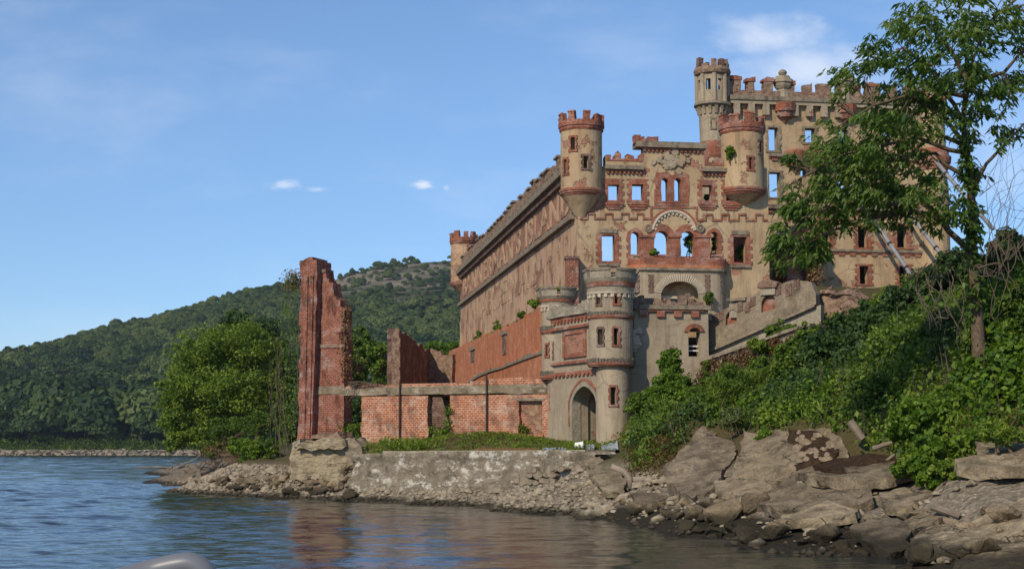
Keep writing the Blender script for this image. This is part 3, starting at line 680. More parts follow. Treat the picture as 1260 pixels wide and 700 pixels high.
# the row of trees one can tell apart along the far bank
VAR = []
for s in range(5):
    V, C = lump(42 + s, 1100, .3); h = 1.
    fo = Fol(); mbt = MB(); mbt.tube([(0, 0, -.05), (.01, 0, .25), (0, .01, .6)], [.022, .018, .006], 6)
    VAR.append((V, C, mbt))
shapes = ('broad round', 'tall narrow', 'low spreading', 'dark bushy', 'pale feathery')
kk = 0; firsts = {}
for i in range(46):
    px = -8 + i * 8.6 + RT.uniform(-4, 4); Y = RT.uniform(738, 760) if i % 2 else RT.uniform(765, 800)
    p = at(px, 556, Y); v = i % 5; h = (RT.uniform(15, 22), RT.uniform(20, 29), RT.uniform(9, 14), RT.uniform(17, 24), RT.uniform(13, 20))[v]
    wd = h * (1.05, .6, 1.25, .9, .8)[v]
    gz = float(hill_z(np.array([p.x]), np.array([Y]))[0])
    if v not in firsts:
        V, C, mbt = VAR[v]; t = thing('far_bank_tree', '', 'tree', (0, 0, 0), 'trees along the far river bank')
        cr = np_mesh('crown', V, np.arange(len(V)).reshape(-1, 4), M['leaf_far' if v in (0, 3) else 'leaf_dark' if v == 1 else 'leaf_mid'], parent=t, tint=C)
        tk = mk('trunk', mbt, M['bark'], t); firsts[v] = t
    else:
        t = firsts[v].copy(); COL.objects.link(t)
        for ch in firsts[v].children: c2 = ch.copy(); COL.objects.link(c2); c2.parent = t
    t['label'] = shapes[v] + ' green tree in the dark row along the far river bank'
    t.location = (p.x, Y, gz - .3); t.scale = (wd, wd, h); t.rotation_euler.z = RT.uniform(0, 6.28)
# stone bank of the far shore
mb = MB(); r = random.Random(5)
for i in range(520):
    px = -30 + i * .9; p = at(px, 556, 722 + r.uniform(-1, 5)); s = r.uniform(.5, 1.5)
    z0 = (p.y - 721) * .35
    bmv = [(p.x + r.uniform(-1, 1) * s, p.y + r.uniform(-1, 1) * s, max(-.3, z0) + r.uniform(-.5, 1) * s) for _ in range(7)]
    mb.add(bmv, [(0, 1, 2), (0, 2, 3), (1, 3, 4), (2, 4, 5), (3, 5, 6), (0, 4, 6), (1, 5, 6), (0, 3, 5)])
for k in range(2): mb.add([(-1400, 720 + 7 * k, -1 + k * 3.2), (700, 720 + 7 * k, -1 + k * 3.2), (700, 727 + 7 * k, 2.2 + k * .4), (-1400, 727 + 7 * k, 2.2 + k * .4)], [(0, 1, 2, 3)])
o = mk('far_shore_bank', mb, M['concrete'], recalc=False); o['kind'] = 'structure'
fo = Fol()
for i in range(900):
    p = at(RT.uniform(-20, 400), 556, RT.uniform(728, 742)); hq = RT.uniform(0, 1) ** 2 * 5; fo.clump((p.x, p.y + hq, 2.6 + hq), (2.2, 2, 1.7), 16, .9, RT.uniform(.0, .75))
o = fo.build('far_bank_scrub', M['leaf_mid']); o['kind'] = 'stuff'
# ------------------------------------------------------------------ the arsenal: front, long side, turrets
A8 = R(8.68); UF = (math.cos(A8), math.sin(A8)); UV_ = Vector((-math.sin(A8), math.cos(A8)))
C0 = at(713, 552, 95); fac = Fr((C0.x, C0.y), UF); side = Fr((C0.x, C0.y), (math.sin(A8), -math.cos(A8)))
WF = fac.px(945, 400)[0]
ars = thing('ruined_arsenal', 'tall tan stucco castle ruin with a long lettered flank and brick-topped corner turrets', 'castle ruin', (C0.x + 5, C0.y + 3, 1))
fz = lambda y, x=800: fac.px(x, y)[1]

def surround(par, fr, rc, b=.28, m='brick', d1=.045, seed=0, top=.25, bot=.14, arch_zs=None, lipz=.02, depth=-.3, step=.24, name='window_surround'):
    u0, z0, u1, z1 = rc; e = .02
    if arch_zs is None:
        out = quoin(u0, z0, u1, z1, b, step, top, bot, seed); hole = [(u0 + e, z0 + e), (u1 - e, z0 + e), (u1 - e, z1 - e), (u0 + e, z1 - e)]
    else:
        q = quoin(u0, z0, u1, arch_zs - .02, b, step, 0, bot, seed); half = len(q) // 2
        cx, rr = (u0 + u1) / 2, (u1 - u0) / 2
        ar = [(cx + (rr + b * .85) * math.cos(math.pi * i / 10), arch_zs + (z1 - arch_zs + b * .85) * math.sin(math.pi * i / 10)) for i in range(11)]
        out = q[:half] + ar + q[half:]; hole = arch(u0 + e, z0 + e, u1 - e, arch_zs, z1 - arch_zs - e)
    mb = rough(MB().prism(fr, out, [hole], depth, d1), .3, .028, seed + 1, 2.5); return mk(name, mb, M[m], par)
def sill_bulge(par, fr, rc, m='brick', h=.42):
    u0, z0, u1, z1 = rc; mb = MB()
    for k, (e, a, b_) in enumerate(((.26, 0, .3), (.17, .3, .65), (.05, .65, 1))):
        mb.box(fr, u0 - e, z0 - .145 - h * b_, u1 + e, z0 - .145 - h * a - .004, -.1, .16 - .04 * k)
    return mk('sill', mb, M[m], par)

holes = []; todo = []
for x0, y0, x1, y1, kind in ((748, 227, 762, 247, 'u'), (777, 227, 792, 247, 'u'), (863.5, 228, 876.5, 247.5, 'u'), (893, 228, 906, 248, 'u'), (740, 289, 757, 321.5, 'l'), (902, 291, 919, 323.5, 'l')):
    rc = fac.rect(x0, y0, x1, y1); u0, z0, u1, z1 = rc; holes.append([(u0, z0), (u1, z0), (u1, z1), (u0, z1)]); todo.append((rc, kind))
arches = []
for x0, y0, x1, ys_, yt, g_ in ((813, 248, 822.5, 224, 219, 't'), (829, 248, 838, 224, 219, 't'), (775.5, 314, 787, 291, 285, 'b'), (804.5, 314, 823, 293, 284, 'b'), (837, 316, 855, 293, 284, 'b'), (873, 314, 884, 292, 285, 'b')):
    u0, z0, u1, _ = fac.rect(x0, yt, x1, y0); zs_, zt = fz(ys_, x0), fz(yt, x0)
    holes.append(arch(u0, z0, u1, zs_, zt - zs_)); arches.append((u0, z0, u1, zs_, zt, g_))
top = [(713, 205), (745, 205), (745, 192), (751, 191), (751, 196), (757, 196), (757, 190), (760, 187), (764, 189), (764, 195), (772, 195), (772, 191), (779, 192), (780, 196), (788, 194), (788, 190), (792, 190), (792, 181), (793, 178),
       (866, 178), (866, 195), (872, 195), (872, 200), (880, 200), (880, 196), (890, 196), (892, 207), (944.5, 207)]
tp = fac.poly(top); outer = [(tp[0][0], .8)] + tp + [(tp[-1][0], .8)]
mk('front_wall', MB().prism(fac, outer, holes, -.75, 0), M['plaster'], ars)
for k, (rc, kind) in enumerate(todo):
    s_ = surround(ars, fac, rc, .3 if kind == 'u' else .36, seed=k, top=.34 if kind == 'u' else .1)
    if kind == 'u': sill_bulge(s_, fac, rc)
    else:
        u0, z0, u1, z1 = rc; mb = MB().box(fac, u0 - .12, z1 + .105, u1 + .12, z1 + .36, -.05, .1); mk('lintel', mb, M['stone'], s_)
        mk('sill', MB().box(fac, u0 - .2, z0 - .3, u1 + .2, z0 - .145, -.05, .14), M['stone'], s_)
for k, (u0, z0, u1, zs_, zt, g_) in enumerate(arches):
    surround(ars, fac, (u0, z0, u1, zt), (.3, .3, .26, .5, .5, .26)[k], seed=20 + k, arch_zs=zs_, name='arched_window_surround', bot=.1, d1=(.07, .073, .07, .072, .075, .07)[k], depth=(-.3, -.31, -.3, -.32, -.33, -.3)[k])
# brick field and heads round the twin window
mk('twin_window_field', MB().prism(fac, rag(fac.poly([(847, 253), (847, 214), (838, 211), (829, 217), (821, 211), (806, 214), (805, 253)]), .3, .06, .08, 3) + [fac.px(805, 253)],
   [[(u0 - .02, z0 - .02), (u1 + .02, z0 - .02), (u1 + .02, zt + .02), (u0 - .02, zt + .02)] for u0, z0, u1, zs_, zt, g_ in arches[:2]], -.05, .045), M['brick'], ars)
for k, (x0, x1) in enumerate(((787.6, 804), (823.5, 836.5), (856, 872.5))):
    rc = fac.rect(x0, 293, x1, 318); mk('brick_pier', MB().box(fac, rc[0], rc[1], rc[2], rc[3], -.05, .19 + .003 * k), M['brick'], ars)
    mk('pier_cap', MB().box(fac, rc[0] - .08, rc[3] + .004, rc[2] + .08, rc[3] + .14, -.05, .26 + .003 * k), M['brick'], ars)
# relief: big round arch with tooth stones, rosettes, battlement moulding, rough escutcheon
cx, cz = fac.px(829, 287); ro = fac.px(857, 287)[0] - cx; sc_ = .86
def semi(r0, r1, zsq=1., a0=8, a1=172, n=28):
    o_ = [(cx + r1 * math.cos(R(a0 + (a1 - a0) * i / n)), cz + zsq * r1 * math.sin(R(a0 + (a1 - a0) * i / n))) for i in range(n + 1)]
    i_ = [(cx + r0 * math.cos(R(a0 + (a1 - a0) * i / n)), cz + zsq * r0 * math.sin(R(a0 + (a1 - a0) * i / n))) for i in range(n + 1)]
    return o_ + i_[::-1]
am = mk('relief_arch', MB().prism(fac, semi(ro * .9, ro * .985), (), -.05, .16), M['stone_light'], ars)
mb = MB()
ang = [8 + 164 * i / 26 for i in range(27)]
o_ = [(cx + ro * .93 * math.cos(R(a)), cz + ro * .93 * math.sin(R(a))) for a in ang]; i_ = []
for i, a in enumerate(ang[:-1]):
    rr = ro * (.78 if i % 2 else .86); i_ += [(cx + rr * math.cos(R(a)), cz + rr * math.sin(R(a))), (cx + rr * math.cos(R(ang[i + 1])), cz + rr * math.sin(R(ang[i + 1])))]
mk('tooth_stones', mb.prism(fac, o_ + i_[::-1], (), -.04, .1), M['stone_light'], am)
mk('arch_hood', MB().prism(fac, semi(ro, ro * 1.09, 1, 4, 176), (), -.05, .11), M['brick'], ars)
for px in (798, 861):
    u, z = fac.px(px, 281); mb = MB()
    mb.prism(fac, [(u + .27 * math.cos(i * .449), z + .27 * math.sin(i * .449)) for i in range(14)], [[(u + .17 * math.cos(i * .628), z + .17 * math.sin(i * .628)) for i in range(10)]], -.05, .14)
    mb.prism(fac, [(u + .13 * math.cos(i * .785), z + .13 * math.sin(i * .785)) for i in range(8)], (), -.05, .1); mk('rosette', mb, M['stone'], ars)
def step_mould(pxs, yt, yb, th=2.3):
    up = []
    for i in range(len(pxs) - 1): y = yt if i % 2 else yb; up += [(pxs[i], y), (pxs[i + 1], y)]
    lo = []
    for i in range(len(pxs) - 1): y = (yt if i % 2 else yb) + th; e = th * .5; k = 1 if i % 2 else -1; lo += [(pxs[i] + k * e, y), (pxs[i + 1] - k * e, y)]
    return fac.poly(up + lo[::-1])
for k, (a, yt, yb) in enumerate((((714.2, 722, 732, 744, 754, 764, 774, 783, 792, 800.5), 262, 268), ((858, 868, 877, 887, 897, 908, 918, 929, 939, 944), 263, 270))):
    mk('battlement_moulding', MB().prism(fac, step_mould(a, yt, yb), (), -.05, .07), M['brick'], ars)
mk('label_moulding', MB().prism(fac, fac.poly([(800, 270), (800, 254), (858, 254), (858, 270), (856, 270), (856, 256.3), (802, 256.3), (802, 270)]), (), -.05, .065), M['brick'], ars)
mb = MB(); r = random.Random(9)
for i in range(60):
    u, z = fac.px(r.gauss(826, 9.5), r.gauss(199, 5.5)); s = r.uniform(.1, .3); n = r.randint(5, 7); ph = r.random() * 6
    mb.prism(fac, [(u + s * r.uniform(.6, 1.1) * math.cos(ph + i2 * 6.283 / n), z + s * r.uniform(.5, 1) * math.sin(ph + i2 * 6.283 / n)) for i2 in range(n)], (), -.05, r.uniform(.04, .15) + i * .0004)
mk('broken_escutcheon', mb, M['plaster_grey'], ars)
# cornices and parapet pieces
def band(par, fr, x0, y0, x1, y1, d1, m='stone', name='cornice', d0=-.1):
    a, b = fr.px(x0, y1), fr.px(x1, y0); return mk(name, MB().box(fr, a[0], a[1], b[0], b[1], d0, d1), M[m], par)
band(ars, fac, 744, 205, 791, 208.5, .28); band(ars, fac, 863, 208, 893, 211.5, .3); band(ars, fac, 782, 177, 868.5, 181.5, .3, d0=-.85)
for x0, x1, yb, n in ((745, 790.5, 209, 9), (864, 892.5, 212, 6), (790, 866, 182, 15)):
    a, b = fac.px(x0, yb), fac.px(x1, yb); mk('brick_dentils', MB().prism(fac, teeth(a[0], b[0], a[1] - .1, a[1] - .004, a[1] - .24, (b[0] - a[0]) / n), (), -.05, .13), M['brick'], ars)
for x0, x1, y0 in ((780.5, 792, 168), (796, 809, 169)):
    a, b = fac.px(x0, 176.9), fac.px(x1, y0); q = rag([(a[0], a[1]), (a[0], b[1]), (b[0], b[1]), (b[0], a[1])], .2, .07, .06, int(x0))
    mk('merlon', rough(MB().prism(fac, q, (), -.6, .16), .2, .06, 3, 3), M['brick'], ars)
for k_, (cut, pts_) in enumerate(((198.5, [(746, 205), (746, 191.5), (751, 190.5), (751, 196), (757, 196), (757, 189.5), (760, 186.5), (764, 188.5), (764, 195), (772, 195), (772, 190.5), (779, 191), (780, 196), (788, 194), (788, 189.5), (791, 189.5), (791, 205)]), (201, [(866.5, 208), (866.5, 194.5), (872, 194.5), (872, 199.5), (880, 199.5), (880, 195.5), (889.5, 195.5), (891, 207)]))):
    q_ = fac.poly(pts_); zc_ = fac.px(770, cut)[1]; q_ = [(q_[0][0], zc_)] + q_[1:-1] + [(q_[-1][0], zc_)]
    mk('parapet_brick', MB().prism(fac, rag(q_, .25, .05, .05, 70 + k_)[:-1] + [q_[-1]], (), -.78, .035), M['brick'], ars)
# bay with balcony under the relief
bay = fac.off(1.05); bz = lambda y: bay.px(830, y)[1]
ua, ub = fac.px(774, 340)[0], fac.px(891, 340)[0]; uc, ud = ua + 1.0, ub - 1.0
def bay_path(d, e=0.):
    n = 7; pts = []
    for i in range(n + 1): a = math.pi / 2 * i / n; pts.append((uc - (uc - ua + e) * math.cos(a), (d + e) * math.sin(a)))
    for i in range(n + 1): a = math.pi / 2 * (1 - i / n); pts.append((ud + (ub - ud + e) * math.cos(a), (d + e) * math.sin(a)))
    return pts
def bay_ring(mb, e0, e1, z0, z1, tops=None, skip=None, part=None):
    po, pi_ = bay_path(1.05, e1), bay_path(1.05, e0)
    if part is not None: po, pi_ = po[part * 8:part * 8 + 8], pi_[part * 8:part * 8 + 8]
    n = len(po); vs = []; fs = []
    for (u, d), (u2, d2), i in zip(po, pi_, range(n)):
        zt = z1 + (tops[i] if tops else 0); d, d2 = max(d, .002), max(d2, .002)
        vs += [fac.p(u, z0, d), fac.p(u, zt, d), fac.p(u2, zt, d2), fac.p(u2, z0, d2)]
    for i in range(n - 1):
        if skip is not None and i == skip: continue
        b = i * 4
        for k in range(4): fs.append((b + k, b + (k + 1) % 4, b + 4 + (k + 1) % 4, b + 4 + k))
    fs += [(0, 3, 2, 1), ((n - 1) * 4, (n - 1) * 4 + 1, (n - 1) * 4 + 2, (n - 1) * 4 + 3)]
    mb.add(vs, fs); return mb
zb0, zb1 = bz(372) - 1.2, bz(333)
for k in range(2): mk('bay_corner_wall', bay_ring(MB(), -.35, 0, zb0, zb1, part=k), M['plaster_grey'], ars)
ah = arch(*[bay.px(813.5, 372)[0], zb0 - .4 + .0, bay.px(861, 372)[0]], bz(362), bz(345.5) - bz(362), 18)
ah = [(a, max(b, zb0 - .4)) for a, b in ah]
mk('bay_front_wall', MB().prism(bay, [(uc, zb0), (uc, zb1), (ud, zb1), (ud, zb0), ah[1], *ah[2:], ah[0]] if False else [(uc + .003, zb0 - .4 - .01), (uc + .003, zb1 - .003), (ud - .003, zb1 - .003), (ud - .003, zb0 - .41)], [[(a, b + .02) for a, b in ah]], -.35, 0), M['plaster_grey'], ars)
cb, rb, zbs = (ah[0][0] + ah[1][0]) / 2, (ah[1][0] - ah[0][0]) / 2, bz(362); rbz = bz(345.5) - zbs
va = [R(6 + 168 * i / 30) for i in range(31)]
va_o = [(cb + (rb + .42) * math.cos(a), zbs + (rbz + .42) * math.sin(a)) for a in va]; va_i = [(cb + (rb - .02) * math.cos(a), zbs + (rbz - .02) * math.sin(a)) for a in va]
mk('voussoir_arch', MB().prism(bay, va_o + va_i[::-1], (), -.3, .05), M['stone_light'], ars)
mb = MB()
for i in range(1, 30):
    a = va[i]; p0 = (cb + (rb + .0) * math.cos(a), zbs + (rbz + .0) * math.sin(a)); p1 = (cb + (rb + .41) * math.cos(a), zbs + (rbz + .41) * math.sin(a)); e = (.022 * -math.sin(a), .022 * math.cos(a))
    mb.prism(bay, [(p0[0] - e[0], p0[1] - e[1]), (p1[0] - e[0], p1[1] - e[1]), (p1[0] + e[0], p1[1] + e[1]), (p0[0] + e[0], p0[1] + e[1])], (), 0, .058)
mk('voussoir_joint', mb, M['stone'], ars)
mk('bay_back_panel', MB().box(bay, cb - rb - .3, zb0 - .4, cb + rb + .3, zbs + rbz + .3, -.95, -.9), M['plaster'], ars)
q0, q1 = bay.px(815, 377), bay.px(857, 367); mk('teal_board', MB().box(bay, q0[0], q0[1], q1[0], q1[1], -.88, -.82), M['teal'], ars)
q0, q1 = bay.px(815, 366), bay.px(857, 363.5); mk('lintel_beam', MB().box(bay, q0[0], q0[1], q1[0], q1[1], -.85, -.6), M['stone_light'], ars)
for k, (px, w_) in enumerate(((783, 4.5), (801, 4.5), (870.5, 4.5), (884, 4))):
    fr = bay if 795 < px < 872 else bay.off(-.22)
    a, b = fr.px(px - w_ / 2, 360), fr.px(px + w_ / 2, 338); mk('brick_slit', MB().prism(fr, quoin(a[0] + .04, a[1], b[0] - .04, b[1], .09, .17, 0, 0, k), (), -.15, .045 if fr is bay else .1), M['brick_dark'], ars)
mk('bay_cornice', bay_ring(MB(), -.1, .16, zb1 + .004, zb1 + .16), M['stone'], ars)
mk('bay_roof', MB().prism(Fr(fac.P, fac.U), [(ua + .3, zb1 - .05), (ub - .3, zb1 - .05), (ub - .3, zb1 + .1), (ua + .3, zb1 + .1)], (), .01, .8), M['stone'], ars)
r = random.Random(4); n16 = [r.choice((0, -.05, .06, -.12)) for _ in range(16)]; n16[0] = .2; n16[-1] = .15; n16[2] = -.2
mk('balcony_parapet', bay_ring(MB(), -.25, .09, zb1 + .165, bz(317), n16), M['brick'], ars)
mk('balcony_footing', bay_ring(MB(), -.2, .11, zb1 + .163, zb1 + .36), M['brick_base'], ars)
# long lettered flank
LEN = 62.
zl, zc, zt_ = side.px(712, 262.5)[1], side.px(712, 204)[1], None
zc = H + 349 * .05; zl = H + 14.55
v2u = lambda v: -v
slits = [(575, 388), (581, 386.3), (586, 384.5), (592, 382.6), (677, 323), (686, 317.5), (696, 308)]
sh = []
for x, y in slits:
    u, z = side.px(x, y); sh.append([(u - .22, z - .42), (u + .22, z - .42), (u + .22, z + .42), (u - .22, z + .42)])
mk('flank_wall', MB().prism(side, [(-LEN, .8), (-.01, .8), (-.01, zl), (-LEN, zl)], sh, -.75, 0), M['plaster_side'], ars)
mk('frieze', MB().prism(side, [(-LEN, zl + .004), (-.01, zl + .004), (-.01, zc), (-LEN, zc)], (), -.75, .03), M['plaster_frieze'], ars)
for k, q in enumerate(sh):
    mk('slit_dark_panel', MB().prism(side, [(a * 1 + (.1 if i in (1, 2) else -.1), b + (.1 if i > 1 else -.1)) for i, (a, b) in enumerate(q)], (), -.85, -.5), M['iron_and_shade'], ars)  # dark panel stands in for the shade inside the slit
mk('string_course', MB().box(side, -LEN - .2, zl - .2, -1.1, zl + .12, -.05, .32), M['stone'], ars)
mk('flank_cornice', MB().prism(side, [(-LEN, zc + .004), (-.9, zc + .004), (-.9, zc + .42), (-LEN, zc + .42)], (), -.7, .62), M['stone'], ars)
mk('cornice_dentils', MB().prism(side, teeth(-LEN, -.9, zc - .1, zc - .002, zc - .38, .62), (), -.05, .38), M['brick_dark'], ars)
mk('flank_parapet', MB().prism(side, rag([(-LEN, zc + .425), (-LEN, zc + 1.05), (-.9, zc + 1.05), (-.9, zc + .425)], 1.1, .12, .0, 8), (), -.45, .2), M['stone'], ars)
r = random.Random(12); nm = 30
for i in range(nm):
    u = -2.2 - i * (LEN - 3.5) / nm; hh = r.uniform(.35, .62); ww = r.uniform(.5, .68)
    mer = mk('merlon', rough(MB().prism(side, rag([(u - ww, zc + .9), (u - ww, zc + 1.15 + hh), (u + ww, zc + 1.15 + hh + r.uniform(-.12, .1)), (u + ww, zc + .9)], .35, .06, .05, i), (), -.47, .22), .3, .07, i, 2), M['rubble'], ars)
    if r.random() < .8: mk('coping', MB().box(side, u - ww - .1, zc + 1.13 + hh, u + ww + .08, zc + 1.27 + hh, -.6, .36), M['stone'], mer)
def lettering(text, u0, u1, z0, h, d, m, par):
    cu = bpy.data.curves.new('lettering', 'FONT'); cu.body = text; cu.extrude = .02; cu.bevel_depth = .012; cu.space_character = 1.08; cu.offset = .012
    o = bpy.data.objects.new('tmp', cu); COL.objects.link(o); bpy.context.view_layer.update()
    me = bpy.data.meshes.new_from_object(o.evaluated_get(bpy.context.evaluated_depsgraph_get()))
    bpy.data.objects.remove(o)
    vs = np.array([v.co[:] for v in me.vertices]); x0, x1 = vs[:, 0].min(), vs[:, 0].max(); yy0, yy1 = vs[:, 1].min(), vs[:, 1].max()
    mb = MB(); mb.add([side.p(u0 + (x - x0) / (x1 - x0) * (u1 - u0), z0 + (y - yy0) / (yy1 - yy0) * h, d + z) for x, y, z in vs], [tuple(p.vertices) for p in me.polygons])
    return mk('raised_lettering', mb, m, par, recalc=False)
lettering("BANNERMAN'S ISLAND", -LEN + 2.5, -2.2, zl + .42, 1.95, .048, M['plaster_side'], ars)
lettering("ARSENAL", -46.5, -15.5, zl - 2.75, 2.2, .008, M['plaster_side'], ars)
# right flank, back wall, low inner cross wall
rightf = Fr((fac.p(WF - .01, 0)[0], fac.p(WF - .01, 0)[1]), UV_)
mk('right_flank_wall', MB().prism(rightf, rag([(.76, .8), (.76, fz(209)), (5.5, fz(209)), (7.5, fz(330)), (LEN, fz(345)), (LEN, .8)], 1.2, .2, .1, 4), (), -.75, 0), M['brick_base'], ars)
bk = fac.off(-LEN); mk('back_wall', MB().prism(bk, rag([(.02, .8), (.02, zc), (WF * .6, zc), (WF - .8, zc - 3), (WF - .8, .8)], 1.2, .3, .1, 6), (), -.0, .75), M['plaster_side'], ars)

def ring_crown(par, c, zb, z0, z1, r, rc, nm=9, m='brick', ragged=.42, seed=0, duty=.56, thick=.34, n=40, phase=.2):
    """corbelled brick crown with merlons; zb foot of the corbel, z0 parapet walk, z1 merlon tops"""
    rr = random.Random(seed)
    cr = mk('brick_crown', rough(MB().shell(c, [(zb, r + .02), (zb + (z0 - zb) * .2, r + .1), (zb + (z0 - zb) * .21, r + (rc - r) * .5), (zb + (z0 - zb) * .45, r + (rc - r) * .55), (zb + (z0 - zb) * .46, rc), (z0, rc)], thick, n), .25, .035, seed, 2.5), M[m], par)
    for i in range(nm):
        a = phase + 2 * math.pi * i / nm; hw = math.pi / nm * duty * rr.uniform(.75, 1.15); zz = z0 + (z1 - z0) * rr.uniform(1 - ragged, 1.02)
        mk('merlon', rough(MB().shell(c, [(z0 - .02, rc + .006), (zz - .12, rc + .006), (zz - .11, rc + .05), (zz, rc + .02)], thick + .03, 4, (), a - hw, a + hw), .18, .05, seed + i, 3), M[m], cr)
    return cr
def slit(par, c, r, ang, w_, z0, z1, m='brick', b=.16, d=.05, seed=0):
    fr = Fr((c[0] + r * math.sin(ang), c[1] - r * math.cos(ang)), (math.cos(ang), math.sin(ang)))
    mb = MB().prism(fr, quoin(-w_ / 2, z0, w_ / 2, z1, b, .2, .12, .1, seed), [[(-w_ / 2 + .012, z0 + .012), (w_ / 2 - .012, z0 + .012), (w_ / 2 - .012, z1 - .012), (-w_ / 2 + .012, z1 - .012)]], -.28, d)
    return mk('window_surround', mb, M[m], par)
def tang(c, px): return math.asin(max(-.97, min(.97, (at(px, 552, c[1]).x - c[0]))))
def px_ang(c, r, px):
    s_ = (at(px, 552, c[1] - r * .7).x - c[0]) / r; return math.asin(max(-.96, min(.96, s_)))
def turret(par, c, r, yw, zrow, crown, corbel, m, slits_, seed, nm=9):
    """a round turret: crown (zb, z0, z1), shaft, brick ring and cone (zring, ztip)"""
    hol = [(a, w_ / 2 / r, z0, z1) for a, w_, z0, z1 in slits_]
    t = mk('turret', MB().shell(c, [(corbel[0], r), (crown[0] + .05, r)], .4, 36, hol), M[m], par)
    ring_crown(t, c, crown[0], crown[1], crown[2], r, r + .13, nm, seed=seed)
    rg = [(corbel[0] - .33, r - .05), (corbel[0] - .2, r + .02), (corbel[0] - .19, r + .07), (corbel[0] - .08, r + .07), (corbel[0] - .07, r + .12), (corbel[0] + .06, r + .12), (corbel[0] + .12, r + .01)]
    mk('brick_ring', MB().lathe(c, rg, 36), M['brick'], t)
    mk('corbel_cone', MB().lathe(c, [(corbel[1], .12), (corbel[0] - .34, r - .08)], 36), M[m], t)
    for k, (a, w_, z0, z1) in enumerate(slits_): slit(t, c, r, a, w_, z0, z1, 'brick_dark' if k % 2 else 'brick', seed=seed + k)
    return t
ct = (C0.x + .22, C0.y + .35); rt_ = 1.3
ty = lambda y, c=ct: at(716, y, c[1] - 1).z
def sl(c, r, px, w_, y0, y1): Y = c[1] - r * .9; return (px_ang(c, r, px), w_, at(px, y1, Y).z, at(px, y0, Y).z)
turret(ars, ct, rt_, 0, 0, (ty(160), ty(148), ty(136.5)), (ty(233), ty(272)), 'plaster', [sl(ct, rt_, 706.5, .3, 169, 185), sl(ct, rt_, 722.5, .34, 192.5, 208), sl(ct, rt_, 697.5, .3, 195, 213)], 1)
ct2 = (fac.p(10.72, 0, -.35)[0], fac.p(10.72, 0, -.35)[1]); ty2 = lambda y: at(919, y, ct2[1] - 1).z
turret(ars, ct2, 1.36, 0, 0, (ty2(163), ty2(151), ty2(139)), (ty2(232), ty2(254)), 'plaster', [sl(ct2, 1.36, 928, .22, 194, 209), sl(ct2, 1.36, 942, .25, 173, 187)], 2)
fe = side.p(-LEN + .35, 0, -.25); ct3 = (fe[0], fe[1]); ty3 = lambda y: at(579, y, ct3[1] - 1).z
turret(ars, ct3, 1.3, 0, 0, (ty3(300), ty3(292), ty3(283.5)), (ty3(347), ty3(362)), 'plaster_side', [sl(ct3, 1.3, 577, .3, 304, 312)], 3)
# brick buttress at the foot of the corner
fb = Fr((at(697.5, 552, 94.2).x, 94.2), (1, .05)); zz = at(704, 319, 94.2).z
mk('corner_buttress', MB().box(fb, 0, .8, .76, zz, -.75, 0), M['brick_tower'], ars)
mk('buttress_cap', MB().box(fb, -.06, zz + .004, .82, zz + .2, -.8, .06), M['brick_dark'], ars)
